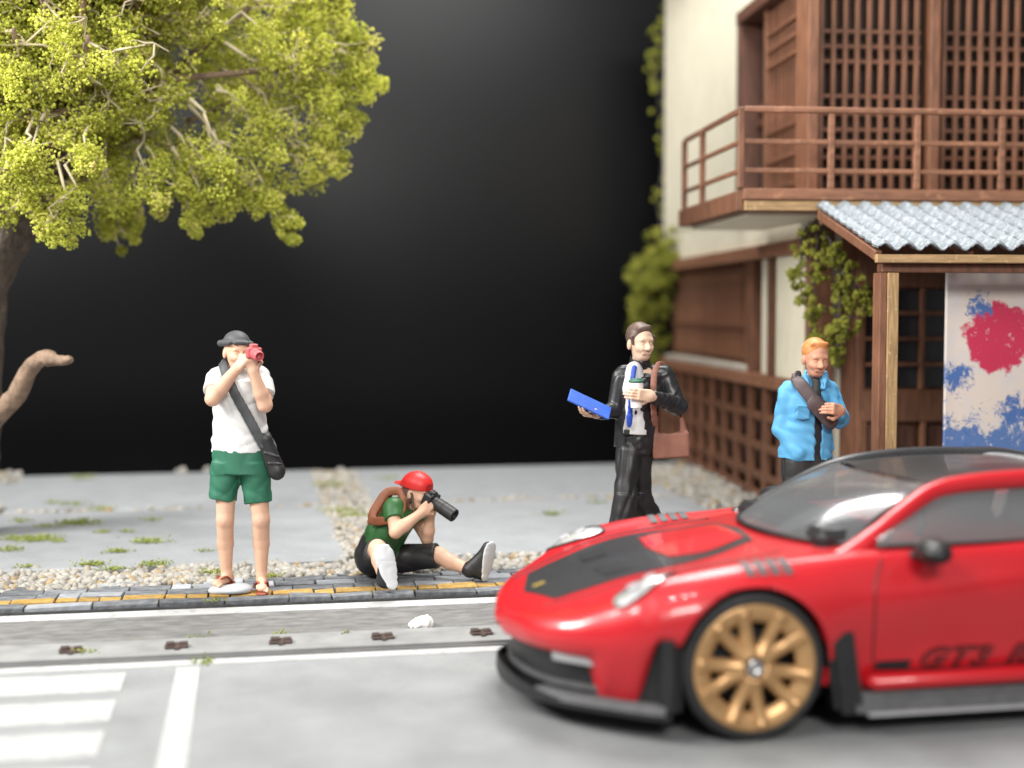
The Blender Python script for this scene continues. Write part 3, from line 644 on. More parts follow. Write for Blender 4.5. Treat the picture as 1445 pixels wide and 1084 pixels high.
obj('broken_branch', mesh_arrays('broken_branch', V + npr.normal(size=V.shape) * .004, Fq), M_bark2, tree)
# crown: limbs -> branchlets -> twigs -> flock clumps
limbs = []; twigs = []; clumps = []
CC = T(140, -10, 10.7); CR = np.array([2.02, 1.35, 1.72])
def wob(a, b, n=5, amp=.12):
    P_ = np.linspace(a, b, n); L_ = np.linalg.norm(b - a); P_[1:-1] += npr.normal(size=(n - 2, 3)) * amp * L_; return P_
fork = [T(15, 320, 11.2), T(60, 240, 11.0), T(100, 150, 10.9), T(130, 60, 10.8)]
def inside(p): q = (p - CC) / CR; return (q @ q)
ends = []
for i in range(44):
    while True:
        q = npr.normal(size=3); q /= np.linalg.norm(q)
        if q[2] > -.75 and (q[1] < .5 or npr.random() < .5): break
    e = CC + CR * q * npr.uniform(.62, .86)
    a = fork[int(npr.integers(0, 4))]; P_ = wob(a, e, 6, .07); limbs.append((P_, np.linspace(.05, .016, 6))); ends.append(P_)
for P_ in ends:
    for k in range(13):
        t = npr.uniform(.3, 1.0) * (len(P_) - 1); i = min(int(t), len(P_) - 2); a = P_[i] + (P_[i + 1] - P_[i]) * (t - i)
        dq = npr.normal(size=3) * np.array([1, 1, .8]); dq /= np.linalg.norm(dq); b = a + dq * npr.uniform(.28, .62)
        if inside(b) > 1.08: b = a + (b - a) * .5
        tw = wob(a, b, 5, .10); twigs.append((tw, np.linspace(.013, .005, 5)))
        for m in range(5):
            t2 = npr.uniform(.35, 1.0); c0 = tw[int(t2 * 4)]; dq = npr.normal(size=3); dq /= np.linalg.norm(dq); c1 = c0 + dq * npr.uniform(.10, .24)
            if inside(c1) < 1.12:
                twigs.append((wob(c0, c1, 4, .1), np.linspace(.009, .004, 4))); clumps.append((c1, npr.uniform(.07, .15), 62))
# hanging sprays that make the uneven lower edge
for px, py, d, r in ((25, 300, 10.3, .16), (95, 300, 10.2, .15), (85, 322, 10.2, .10), (165, 318, 11.6, .13), (195, 312, 11.6, .10), (180, 335, 11.6, .08), (150, 262, 10.8, .16), (235, 285, 10.6, .12), (215, 262, 10.5, .15), (285, 255, 10.6, .16), (290, 300, 10.7, .11), (283, 325, 10.7, .07), (325, 285, 10.7, .15), (370, 285, 10.7, .13), (400, 300, 10.6, .11), (412, 325, 10.6, .09), (408, 338, 10.6, .06), (350, 250, 10.6, .2),
                     (440, 250, 10.6, .16), (475, 232, 10.6, .12), (480, 200, 10.6, .14), (495, 165, 10.6, .12), (515, 120, 10.6, .12), (510, 90, 10.6, .12), (490, 130, 10.6, .16), (500, 60, 10.6, .14), (490, 20, 10.6, .15), (470, -10, 10.6, .2), (450, 30, 10.5, .2), (465, 70, 10.5, .18), (420, 10, 10.4, .2), (430, 110, 10.4, .2), (455, 160, 10.5, .18), (380, 190, 10.4, .2), (410, 60, 10.4, .2), (330, 210, 10.3, .2), (480, -50, 10.6, .2), (420, 210, 10.5, .2), (10, 260, 10.0, .15), (40, 240, 9.9, .14), (120, 230, 9.9, .14)):
    c1 = T(px, py, d); c0 = CC + (c1 - CC) * npr.uniform(.6, .75); tw = wob(c0, c1, 6, .07); twigs.append((tw, np.linspace(.018, .006, 6)))
    for m in range(5):
        c2 = c1 + npr.normal(size=3) * r * .6; twigs.append((wob(tw[4], c2, 4, .08), np.linspace(.008, .003, 4))); clumps.append((c2, r * .62, 90)); clumps.append((wob(tw[3], c2, 4, .1)[2], r * .7, 70))
for k in range(300):                              # fill between the sprays
    q = npr.normal(size=3); q /= np.linalg.norm(q); clumps.append((CC + CR * q * npr.uniform(.55, .97), npr.uniform(.06, .12), 44))
def lean(P_):                                      # the right-hand side of the crown hangs farther back
    P_ = np.array(P_, float); db = 0.42 * np.maximum(0, P_[..., 0] - CC[0] + .4); g = 1 + db / (TD + P_[..., 1])
    P_[..., 1] += db; P_[..., 0] = (P_[..., 0] + TA) * g - TA; P_[..., 2] = EYE + (P_[..., 2] - EYE) * g; return P_
limbs = [(lean(p), r) for p, r in limbs]; twigs = [(lean(p), r) for p, r in twigs]; clumps = [(lean(c), r, n) for c, r, n in clumps]
V, Fq = merge([tube_arrays(p, r, 8) for p, r in limbs]); obj('limbs', mesh_arrays('limbs', V, Fq), M_bark2, tree)
V, Fq = merge([tube_arrays(p, r, 4) for p, r in twigs]); o = obj('twigs', mesh_arrays('twigs', V, Fq), M_twig, tree); o['kind'] = 'stuff'
def flock(name, clumps, m, parent, smin, smax):
    P_ = []; tn = []
    for c, r, n in clumps:
        q = npr.normal(size=(n, 3)); q *= (r * npr.uniform(0, 1, n) ** .45 / np.linalg.norm(q, axis=1))[:, None]; P_.append(c + q)
        tn.append(np.clip(npr.normal(.5, .13) + npr.normal(size=n) * .17, 0, 1))
    P_ = np.concatenate(P_); n = len(P_); s = npr.uniform(smin, smax, n)
    S3 = s[:, None] * npr.uniform(.6, 1.35, (n, 3))
    o = scatter(name, OCT[0], OCT[1], P_, S3, m, parent, np.concatenate(tn), False, .18); return o
o = flock('crown', clumps, M_leaf, tree, .0065, .0155); o['kind'] = 'stuff'

# climbing plants: dark stems with flock leaves (house coordinates u, v, z)
hm = Matrix.Translation((4.774, 11.354, 0)) @ Matrix.Rotation(-HB, 4, 'Z')
def ivy(name, label, paths, dens, smin, smax, r, hang=.0):
    root = empty(name, tuple(hm @ Vector(paths[0][0])), -HB); tag(root, label, 'climbing plant', 'climbing plants on the timber house')
    o0 = np.array(paths[0][0]); st = []; cl = []
    for p in paths:
        P_ = spline(np.array(p, float) - o0, 14); P_[1:-1] += npr.normal(size=(12, 3)) * .02; st.append((P_, np.linspace(.012, .005, 14)))
        for q in P_[2:]:
            for m in range(dens):
                c = q + npr.normal(size=3) * r * np.array([.8, .8, 1.0]) - np.array([0, 0, abs(npr.normal()) * hang])
                if npr.random() < .5: st.append((wob(q, c, 3, .1), np.array([.005, .004, .003])))
                cl.append((c, r * .5, 26))
    V, Fq = merge([tube_arrays(p, r_, 4) for p, r_ in st]); s_ = obj('stems', mesh_arrays('stems', V, Fq), M_vine, root); s_['kind'] = 'stuff'
    f_ = flock('leaves', cl, M_ivy, root, smin, smax); f_['kind'] = 'stuff'
ivy('climbing_plant', 'ivy hanging from the canopy end beside the plaster pier', [[(-.12, -.55, 2.66), (-.10, -.5, 2.3), (-.12, -.4, 2.0), (-.10, -.35, 1.7)], [(-.12, -.6, 2.66), (0, -.7, 2.35), (.08, -.75, 2.1), (.12, -.8, 1.85)], [(-.18, -.5, 2.6), (-.2, -.4, 2.3), (-.16, -.35, 1.95)], [(-.05, -.7, 2.45), (.12, -.85, 2.1), (.25, -.85, 1.95)], [(0, -.6, 2.0), (.06, -.6, 1.75), (.08, -.5, 1.55)]], 3, .007, .016, .070, .03)
ivy('climbing_plant', 'bushy ivy clump on the rear corner of the lattice wall', [[(-.05, 6.0, 2.75), (-.12, 6.05, 2.5), (-.15, 6.0, 2.2), (-.1, 6.05, 1.9)], [(-.1, 5.6, 2.65), (-.25, 5.7, 2.45), (-.3, 5.9, 2.2), (-.28, 6.0, 1.95)], [(-.1, 6.2, 2.65), (-.3, 6.2, 2.3), (-.25, 6.2, 1.7), (-.05, 6.2, 1.3)], [(-.1, 5.3, 2.7), (-.15, 5.4, 2.55), (-.2, 5.6, 2.3)]], 6, .010, .020, .12, .03)
ivy('climbing_plant', 'thin ivy strand climbing the rear edge of the cream wall', [[(-.03, 6.22, 2.7), (-.06, 6.28, 3.3), (-.03, 6.25, 4.0), (-.06, 6.3, 4.8), (-.02, 6.25, 5.9)], [(-.05, 6.3, 4.7), (-.12, 6.35, 5.0), (-.06, 6.3, 5.3), (-.02, 6.25, 5.6)]], 3, .010, .018, .06, .0)
# ------------------------------------------------------------------ red sports car (model car), nose towards -X, driver's side to the camera
M_red = mat('red_car_paint', (0.50, 0.006, 0.013), 0.38, var=0.03, scale=3, coat=0.55, spec=0.5)
M_carbon = mat('carbon_black', (0.028, 0.028, 0.030), 0.38, var=0.25, scale=60, coat=0.25)
M_cblack = mat('satin_black_plastic', (0.012, 0.012, 0.013), 0.45, var=0.2, scale=20)
M_grey = mat('silver_grey_trim', (0.36, 0.36, 0.37), 0.35, var=0.08, scale=10)
M_dgrey = mat('dark_grey_trim', (0.085, 0.085, 0.088), 0.5, var=0.15, scale=14)
M_tyre = mat('tyre_rubber', (0.018, 0.018, 0.019), 0.75, var=0.2, scale=30, bump=0.3, bscale=60)
M_gold = mat('gold_wheel_paint', (0.52, 0.305, 0.135), 0.36, metal=0.5, var=0.08, scale=14)
M_steel = mat('hub_steel', (0.5, 0.5, 0.5), 0.3, metal=1.0)
M_lamp = mat('headlight_chrome', (0.62, 0.62, 0.62), 0.3, metal=0.6, var=0.3, scale=26, coat=1.0)
M_glass = glass_mat('car_glass', (0.50, 0.52, 0.53), 0.005, 0.12, 0.22)
M_sglass = glass_mat('side_glass', (0.55, 0.56, 0.57), 0.02, 0.08, 0.30)
M_seat = mat('interior_grey', (0.22, 0.22, 0.225), 0.7, var=0.15, scale=20)
M_tan = mat('interior_tan', (0.20, 0.12, 0.09), 0.7)
CX, CY = 1.30, 6.98
car = empty('sports_car', (CX, CY, ROAD))
tag(car, 'red sports car with gold wheels and black bonnet panel on the grey road', 'car')
# sections: s -> half profile (t, z) from sill to centre line; t is mirrored
SEC = {
 -0.065: [(.03, .412), (.04, .414), (.05, .420), (.05, .430), (.04, .437), (.025, .439), (.012, .44), (0, .44)],
 -0.035: [(.10, .37), (.16, .38), (.20, .42), (.20, .46), (.16, .485), (.10, .492), (.05, .495), (0, .497)],
 0.03: [(.30, .36), (.38, .38), (.44, .43), (.43, .48), (.36, .515), (.26, .528), (.13, .533), (0, .535)],
 0.12: [(.48, .36), (.56, .385), (.60, .44), (.59, .50), (.52, .545), (.40, .562), (.20, .572), (0, .575)],
 0.22: [(.59, .355), (.67, .385), (.71, .45), (.70, .52), (.63, .573), (.50, .593), (.25, .606), (0, .611)],
 0.26: [(.615, .335), (.70, .38), (.745, .45), (.73, .535), (.66, .590), (.52, .609), (.26, .621), (0, .626)],
 0.34: [(.655, .145), (.745, .28), (.805, .45), (.79, .56), (.71, .628), (.56, .636), (.28, .648), (0, .653)],
 0.40: [(.715, .145), (.79, .29), (.845, .46), (.835, .58), (.75, .655), (.58, .660), (.29, .668), (0, .674)],
 0.46: [(.77, .165), (.835, .31), (.880, .48), (.865, .605), (.765, .690), (.59, .684), (.295, .687), (0, .693)],
 0.505: [(.815, .30), (.865, .40), (.900, .495), (.880, .615), (.772, .714), (.595, .70), (.30, .70), (0, .706)],
 0.55: [(.85, .47), (.89, .49), (.915, .53), (.895, .63), (.78, .735), (.60, .715), (.30, .712), (0, .718)],
 0.75: [(.87, .40), (.93, .42), (.950, .53), (.925, .67), (.80, .780), (.61, .755), (.31, .758), (0, .764)],
 1.00: [(.88, .30), (.94, .40), (.960, .54), (.930, .70), (.80, .814), (.62, .790), (.31, .798), (0, .806)],
 1.25: [(.88, .26), (.935, .38), (.955, .54), (.925, .70), (.80, .828), (.64, .818), (.32, .842), (0, .852)],
 1.55: [(.86, .20), (.880, .36), (.928, .60), (.908, .72), (.82, .845), (.66, .850), (.33, .858), (0, .865)],
 1.90: [(.86, .18), (.872, .38), (.926, .63), (.902, .74), (.83, .862), (.66, .872), (.33, .875), (0, .88)],
 2.40: [(.86, .18), (.876, .40), (.932, .67), (.910, .78), (.835, .885), (.66, .89), (.33, .89), (0, .89)],
 2.90: [(.87, .18), (.925, .36), (.950, .60), (.930, .76), (.84, .905), (.66, .91), (.33, .91), (0, .91)],
 3.40: [(.90, .30), (.960, .42), (.985, .62), (.960, .80), (.85, .935), (.66, .93), (.33, .93), (0, .93)],
 3.90: [(.89, .32), (.950, .44), (.975, .62), (.945, .79), (.82, .915), (.64, .91), (.32, .92), (0, .92)],
 4.30: [(.80, .34), (.880, .44), (.900, .60), (.880, .75), (.76, .860), (.60, .87), (.30, .88), (0, .88)],
 4.52: [(.66, .38), (.740, .46), (.760, .58), (.740, .70), (.66, .800), (.50, .81), (.25, .82), (0, .82)],
 4.57: [(.40, .44), (.48, .50), (.50, .58), (.48, .66), (.42, .72), (.32, .74), (.16, .75), (0, .75)],
}
sk = sorted(SEC); sa = np.array(sk); SA = np.array([SEC[k] for k in sk])
def prof_at(s, n=72):
    """interpolated half profile at station s"""
    i = int(np.clip(np.searchsorted(sa, s) - 1, 0, len(sa) - 2)); h = sa[i + 1] - sa[i]; t = (s - sa[i]) / h
    def slope(j):
        if j == 0: return (SA[1] - SA[0]) / (sa[1] - sa[0])
        if j == len(sa) - 1: return (SA[-1] - SA[-2]) / (sa[-1] - sa[-2])
        a = (SA[j] - SA[j - 1]) / (sa[j] - sa[j - 1]); b = (SA[j + 1] - SA[j]) / (sa[j + 1] - sa[j])
        return np.where(a * b > 0, 2 * a * b / (a + b + 1e-12 * (a + b == 0)), 0)
    m0, m1 = slope(i), slope(i + 1)
    P_ = (2 * t ** 3 - 3 * t ** 2 + 1) * SA[i] + (t ** 3 - 2 * t ** 2 + t) * h * m0 + (-2 * t ** 3 + 3 * t ** 2) * SA[i + 1] + (t ** 3 - t ** 2) * h * m1
    return spline(P_, n)
_pc = {}
def prof_c(s):
    k = round(s, 4)
    if k not in _pc: _pc[k] = prof_at(k)
    return _pc[k]
def top_z(s, t):
    p = prof_c(s); j = int(np.argmax(p[:, 0])); q = p[j:]; return float(np.interp(abs(t), q[::-1, 0], q[::-1, 1]))
def side_t(s, z):
    p = prof_c(s); q = p[:40]; o = q[:, 1].argsort(); return float(np.interp(z, q[o, 1], q[o, 0]))
AX = [(1.00, .350), (3.457, .365)]; ARCH = [.378, .392]
def shell():
    ss = np.concatenate([np.linspace(-.065, .3, 44), np.linspace(.31, 4.3, 330), np.linspace(4.31, 4.57, 26)]); n = 72
    V = []
    for s in ss:
        p = prof_at(s, n); V.append(np.stack([np.full(n, s), -p[:, 0], p[:, 1]], 1))
    V = np.array(V)                               # near side is -Y
    half = V.reshape(-1, 3); ns = len(ss); Fq = []
    for i in range(ns - 1):
        for j in range(n - 1): Fq.append((i * n + j, (i + 1) * n + j, (i + 1) * n + j + 1, i * n + j + 1))
    Fq = np.array(Fq); c = half[Fq].mean(1); keep = np.ones(len(Fq), bool)
    for (sx, sz), R in zip(AX, ARCH): keep &= ~((np.hypot(c[:, 0] - sx, c[:, 2] - sz) < R) & (c[:, 1] < -.5))
    return half, Fq[keep]
half, Fh = shell()
bm = bmesh.new(); vs = {}
for side in (1, -1):
    for f in Fh:
        vv = []
        for i in f:
            key = (int(i), side if half[i][1] < -1e-4 else 0)
            if key not in vs: vs[key] = bm.verts.new((half[i][0], half[i][1] * side, half[i][2]))
            vv.append(vs[key])
        if side < 0: vv.reverse()
        try: bm.faces.new(vv)
        except ValueError: pass
nose = [v for v in bm.verts if abs(v.co.x + .065) < 1e-5]
zc = .426
nose.sort(key=lambda v: math.atan2(v.co.z - zc, v.co.y)); bm.faces.new(nose)
tail = [v for v in bm.verts if abs(v.co.x - 4.57) < 1e-5]; tail.sort(key=lambda v: -math.atan2(v.co.z - .6, v.co.y)); bm.faces.new(tail)
bm.verts.ensure_lookup_table(); bm.normal_update()
for e_ in [e for e in bm.edges if e.is_boundary]:
    pass
rim = set()
for e_ in bm.edges:
    if not e_.is_boundary: continue
    for v in e_.verts:
        for (sx, sz), R in zip(AX, ARCH):
            d = math.hypot(v.co.x - sx, v.co.z - sz)
            if abs(d - R) < .04 and v.co.z > .2 and abs(v.co.y) > .5:
                v.co.x = sx + (v.co.x - sx) * R / d; v.co.z = sz + (v.co.z - sz) * R / d; rim.add(e_)
r = bmesh.ops.extrude_edge_only(bm, edges=list(rim))
for v in [g for g in r['geom'] if isinstance(g, bmesh.types.BMVert)]: v.co.y -= math.copysign(.10, v.co.y)
body = bm_obj('body', bm, M_red, car, smooth=True)
def patch(name, outline_a, outline_b, n, m_, off, m, parent, where='top', th=.0):
    """sheet on the body between two edge curves given as (s, t) [top] or (s, z) [side]"""
    A = spline(outline_a, n); B = spline(outline_b, n); V = []; Fq = []
    for i in range(n):
        for j in range(m_):
            q = A[i] + (B[i] - A[i]) * j / (m_ - 1); s_, w_ = q
            if where == 'top': V.append((s_, -w_, top_z(s_, w_) + off))
            else: V.append((s_, -(side_t(s_, w_) + off), w_))
    for i in range(n - 1):
        for j in range(m_ - 1): Fq.append((i * m_ + j, (i + 1) * m_ + j, (i + 1) * m_ + j + 1, i * m_ + j + 1))
    V = np.array(V); Fq = np.array(Fq)
    a, b, c = V[Fq[0][0]], V[Fq[0][1]], V[Fq[0][3]]; nn = np.cross(b - a, c - a)
    if (where == 'top' and nn[2] < 0) or (where != 'top' and nn[1] * np.sign(V[0][1]) < 0): Fq = Fq[:, ::-1]
    return obj(name, mesh_arrays(name, V, Fq), m, parent)
def mirror(o):
    me = o.data.copy(); co = np.zeros(len(me.vertices) * 3); me.vertices.foreach_get('co', co); co = co.reshape(-1, 3); co[:, 1] *= -1
    me.vertices.foreach_set('co', co.ravel()); me.flip_normals(); me.update()
    return obj(o.name.split('.')[0], me, None, o.parent)
# bonnet: red lid edges are the body; black centre panel in two runs that meet at the windscreen, nostril vents
hood = patch('bonnet_panel', [(.08, 0.0), (.4, 0.0), (.8, 0.0), (1.26, 0.0)], [(.17, .34), (.4, .40), (.8, .46), (1.22, .30)], 40, 12, .004, M_carbon, car); h2 = mirror(hood)
for o_ in (patch('bonnet_rib', [(.74, .0), (.95, .0), (1.2, .0)], [(.78, .29), (.95, .33), (1.2, .22)], 20, 6, .009, M_red, car),): mirror(o_)
v_ = patch('nostril_vent', [(.42, .10), (.55, .10)], [(.44, .30), (.58, .32)], 8, 8, .008, M_cblack, car); mirror(v_)
badge = patch('badge', [(.13, -.022), (.19, -.022)], [(.13, .022), (.19, .022)], 5, 5, .008, mat('badge_gold', (.35, .25, .05), .4), car)
# headlights
def headlight(sg):
    V = [(.545, -.690 * 1, 0)]; n = 36; V = []; Fq = []
    cs, ct, ra, rb, th = .525, .715, .165, .088, math.radians(-16)
    for k in range(6):
        for i in range(n):
            a = 2 * math.pi * i / n; x = k / 5 * ra * math.cos(a); y = k / 5 * rb * math.sin(a)
            s_ = cs + x * math.cos(th) - y * math.sin(th); t_ = ct + x * math.sin(th) + y * math.cos(th)
            tm = prof_at(s_)[:, 0].max() - .012; t_ = min(t_, tm)
            V.append((s_, -t_ * sg, top_z(s_, t_) + .006 + .016 * (1 - (k / 5) ** 2)))
    for k in range(5):
        for i in range(n): i2 = (i + 1) % n; Fq.append((k * n + i, (k + 1) * n + i, (k + 1) * n + i2, k * n + i2))
    Fq = np.array(Fq); Fq = Fq if sg < 0 else Fq[:, ::-1]
    o = obj('headlight', mesh_arrays('headlight', np.array(V), Fq), M_lamp, car)
    rimv = [V[5 * n + i] for i in range(n)] + [V[5 * n]]
    Vt, Ft = tube_arrays(np.array(rimv) + np.array([0, 0, .002]), [.006] * len(rimv), 6, False); obj('lamp_rim', mesh_arrays('lamp_rim', Vt, Ft), M_cblack, o)
    for s_, t_ in ((.47, .735), (.56, .705)):
        z_ = top_z(s_, t_); Vt, Ft = tube_arrays([(s_, -t_ * sg, z_), (s_ - .01, -t_ * sg, z_ + .026)], [.036, .03], 14); obj('projector', mesh_arrays('projector', Vt, Ft), M_grey, o)
headlight(1); headlight(-1)
# wing-top louvres
for k in range(4):
    s0 = .96 + k * .062; a = patch('wing_louvre', [(s0, .65), (s0 + .006, .77), (s0 + .02, .875)], [(s0 + .042, .65), (s0 + .048, .77), (s0 + .062, .875)], 10, 4, .007, M_dgrey, car); mirror(a)
# shut lines of bonnet and doors
def seam(pts, where, r_=.0045):
    P_ = []
    for a, b in spline(pts, 40): P_.append((a, -b, top_z(a, b) + .001) if where == 'top' else (a, -(side_t(a, b) + .0), b))
    o = tube('shut_line', P_, r_, M_cblack, car, 6); mirror(o)
seam([(.10, .36), (.3, .47), (.6, .54), (1.0, .56), (1.27, .55)], 'top')
seam([(1.62, .30), (1.60, .5), (1.60, .7), (1.66, .83)], 'side'); seam([(2.78, .36), (2.85, .6), (2.84, .84)], 'side'); seam([(1.62, .30), (2.2, .285), (2.78, .36)], 'side')
hd = box('door_handle', 2.50, 2.68, -.925, -.905, .69, .715, M_red, car); hd2 = mirror(hd); hd2.location = (hd.location.x, .915, hd.location.z)
# front: nose intake, grey blade, red fins, corner ducts, splitter
PL = [(-.035, 0), (-.02, .15), (.02, .32), (.09, .48), (.19, .60), (.30, .70), (.42, .80), (.53, .88), (.63, .935)]
def wall(name, i0, i1, z0, z1, off0, off1, m, thick=.03, zslope=0.0):
    """upright strip that follows the nose outline between outline fractions i0..i1"""
    C = spline(PL, 80); a, b = int(i0 * 79), int(i1 * 79); seg = C[a:b + 1]; V = []
    tg = np.gradient(C, axis=0); nn = np.stack([-tg[:, 1], tg[:, 0]], 1); nn /= np.linalg.norm(nn, axis=1)[:, None]; nn = nn[a:b + 1]
    for i, (s_, t_) in enumerate(seg):
        f = i / max(1, len(seg) - 1)
        for (z, of) in ((z0, off0), (z1 + zslope * f, off1), (z1 + zslope * f, off1 - thick), (z0, off0 - thick)):
            V.append((s_ + nn[i][0] * of, -(t_ + nn[i][1] * of), z))
    n = len(seg); Fq = []
    for i in range(n - 1):
        for k in range(4): Fq.append((i * 4 + k, i * 4 + (k + 1) % 4, (i + 1) * 4 + (k + 1) % 4, (i + 1) * 4 + k))
    Fq += [(3, 2, 1, 0), ((n - 1) * 4, (n - 1) * 4 + 1, (n - 1) * 4 + 2, (n - 1) * 4 + 3)]
    o = obj(name, mesh_arrays(name, np.array(V), np.array(Fq), False), m, car); mirror(o); return o
wall('intake_grille', 0.0, .66, .150, .372, -.07, -.06, M_cblack)
wall('intake_bar', 0.0, .62, .20, .225, -.045, -.045, M_dgrey, .02)
wall('intake_blade', .42, .625, .335, .408, .004, .014, M_grey, .05)
wall('corner_duct', .76, 1.0, .15, .48, -.045, -.055, M_cblack, .06)
wall('corner_duct_edge', .90, .97, .15, .505, .0, .0, M_cblack, .05)
wall('splitter', 0.0, .95, .115, .142, .012, .012, M_cblack, .30)
wall('splitter_lip', 0.0, .46, .140, .215, .020, .016, M_cblack, .016, -.06)
wall('splitter_blade', .34, .93, .144, .182, .018, .004, M_dgrey, .08)
# sills, wheel-wake blades
def strip(name, s0, s1, z0, z1, t0, t1, m, th=.05, sl=0.0):
    V = [(s0, -t0, z0), (s1, -t0, z0), (s1 + sl, -t1, z1), (s0 + sl, -t1, z1)]; V += [(x, y + th, z) for x, y, z in V]
    Fq = [(0, 1, 2, 3), (7, 6, 5, 4), (0, 4, 5, 1), (3, 2, 6, 7), (1, 5, 6, 2), (0, 3, 7, 4)]
    o = obj(name, mesh_arrays(name, np.array(V, float), np.array(Fq), False), m, car); mirror(o); return o
tube_s = tube('sill', [(1.56, -.905, .252), (1.60, -.925, .252), (2.2, -.93, .258), (3.0, -.94, .268)], [.02, .038, .04, .04], M_red, car, 12); mirror(tube_s)
strip('side_skirt', 1.50, 3.02, .115, .205, .955, .925, M_dgrey, .30)
strip('skirt_blade', 1.55, 2.95, .105, .118, .985, .985, M_grey, .12)
strip('wake_blade', 1.432, 1.54, .11, .50, .945, .925, M_cblack, .07, -.05)
strip('wake_blade', 1.40, 1.46, .13, .46, .925, .905, M_cblack, .10, -.04)
strip('floor_pan', .60, 4.3, .12, .16, .80, .80, M_cblack, 1.6)
for (sx, sz), R in zip(AX, ARCH):
    for sg in (-1, 1):
        V, Fq = tube_arrays([(sx, sg * .40, sz), (sx, sg * .87, sz)], [R + .012] * 2, 40, False); Fq = Fq[:, ::-1]
        k_ = V[Fq].mean(1)[:, 2] > .2; o = obj('wheel_well', mesh_arrays('wheel_well', V, Fq[k_]), M_cblack, car)
        V, Fq = tube_arrays([(sx, sg * .40, sz), (sx, sg * .42, sz)], [R + .01] * 2, 24); obj('wheel_well', mesh_arrays('wheel_well', V, Fq), M_cblack, car)
# wheels
def wheel(sx, sz, sg, R, wd):
    W = empty('wheel'); W.parent = car; W.location = (sx, sg * .935, sz); 
    if sg > 0: W.rotation_euler = (0, 0, math.pi)
    def lathe(name, prof, m, n=64, smooth=True):
        V = []; Fq = []
        for y, r_ in prof:
            for k in range(n): a = 2 * math.pi * k / n; V.append((r_ * math.cos(a), y, r_ * math.sin(a)))
        for i in range(len(prof) - 1):
            for k in range(n): k2 = (k + 1) % n; Fq.append((i * n + k, i * n + k2, (i + 1) * n + k2, (i + 1) * n + k))
        return obj(name, mesh_arrays(name, np.array(V), np.array(Fq), smooth), m, W)
    q = R * .868
    ty = lathe('tyre', [(.02, q - .012), (.004, q + .004), (.0, q + .02), (.008, R - .016), (.022, R - .004), (.04, R), (wd - .04, R), (wd - .02, R - .006), (wd, R - .03), (wd, q - .02)], M_tyre)
    lathe('rim', [(.040, q - .092), (.020, q - .080), (.004, q - .016), (.008, q), (.030, q - .006), (.05, q - .03), (.13, q - .045), (wd, q - .02)], M_gold)
    lathe('barrel', [(.040, q - .092), (.06, q - .080), (.15, q - .06), (wd - .01, q - .06)], M_gold)
    V, Fq = tube_arrays([(0, .13, 0), (0, .15, 0)], [q - .05] * 2, 32); obj('brake_shroud', mesh_arrays('brake_shroud', V, Fq), M_cblack, W)
    lathe('brake_disc', [(.10, .02), (.10, q - .09), (.125, q - .09)], M_cblack, 40)
    for k in range(5):
        for da in (-20.5, 20.5):
            a0 = math.radians(10 + 72 * k); a1 = a0 + math.radians(da); ah = a0 + math.radians(da * 1.35)
            c = lambda a, r_, y: np.array((r_ * math.cos(a), y, r_ * math.sin(a)))
            P_ = spline([c(ah, .045, .028), c(ah * .35 + a1 * .65, .12, .046), c(a1, .19, .042), c(a1, q - .055, .024), c(a1, q - .020, .010)], 14)
            rr = np.interp(np.linspace(0, 1, 14), [0, .4, .85, 1], [.044, .034, .036, .042])
            Vt, Ft = tube_arrays(P_, rr, 10); Vt[:, 1] = Vt[:, 1] * .8 + .004
            obj('spoke', mesh_arrays('spoke', Vt, Ft), M_gold, W)
    lathe('hub_ring', [(.052, .105), (.026, .098), (.018, .074), (.026, .048), (.06, .045)], M_gold, 40)
    lathe('centre_lock', [(.03, .050), (.004, .044), (-.004, .034), (-.002, .018), (.006, .012), (.006, .001)], M_steel, 24)
for (sx, sz), R, wd in zip(AX, (.350, .365), (.275, .335)):
    for sg in (-1, 1): wheel(sx, sz, sg, R, wd)
# greenhouse
BASE = [(1.30, 0, .868), (1.33, .22, .868), (1.43, .45, .866), (1.60, .65, .862)]
HEAD = [(1.93, 0, 1.200), (1.95, .20, 1.198), (2.00, .38, 1.190), (2.07, .515, 1.178)]
lowz = lambda L_: [(a, b, .87 + (c - .87) * .86 if c > .87 else c) for a, b, c in L_]
def grid_obj(name, A, B, n, m_, bow, m, mirror_=True):
    A = spline(lowz(A), n); B = spline(lowz(B), n); V = []; Fq = []
    for i in range(n):
        for j in range(m_):
            f = j / (m_ - 1); p = A[i] + (B[i] - A[i]) * f; p = p + np.array(bow) * (4 * f * (1 - f)); V.append((p[0], -p[1], p[2]))
    for i in range(n - 1):
        for j in range(m_ - 1): Fq.append((i * m_ + j, i * m_ + j + 1, (i + 1) * m_ + j + 1, (i + 1) * m_ + j))
    o = obj(name, mesh_arrays(name, np.array(V), np.array(Fq)), m, car)
    if mirror_: mirror(o)
    return o
grid_obj('windscreen', BASE, HEAD, 20, 12, (-.02, 0, .03), M_glass)
ROOF_E = [(2.07, .515, 1.178), (2.35, .545, 1.208), (2.65, .55, 1.218), (2.95, .54, 1.21), (3.2, .51, 1.18)]
ROOF_C = [(1.93, 0, 1.200), (2.3, 0, 1.236), (2.65, 0, 1.248), (2.98, 0, 1.242), (3.25, 0, 1.215)]
grid_obj('roof_panel', ROOF_C, ROOF_E, 30, 12, (0, 0, .012), M_carbon)
REAR_E = [(3.2, .51, 1.18), (3.5, .50, 1.10), (3.8, .50, .975), (3.95, .50, .915)]; REAR_C = [(3.25, 0, 1.215), (3.55, 0, 1.15), (3.85, 0, 1.02), (4.05, 0, .93)]
grid_obj('rear_screen', REAR_C, REAR_E, 16, 10, (0, 0, .01), M_glass)
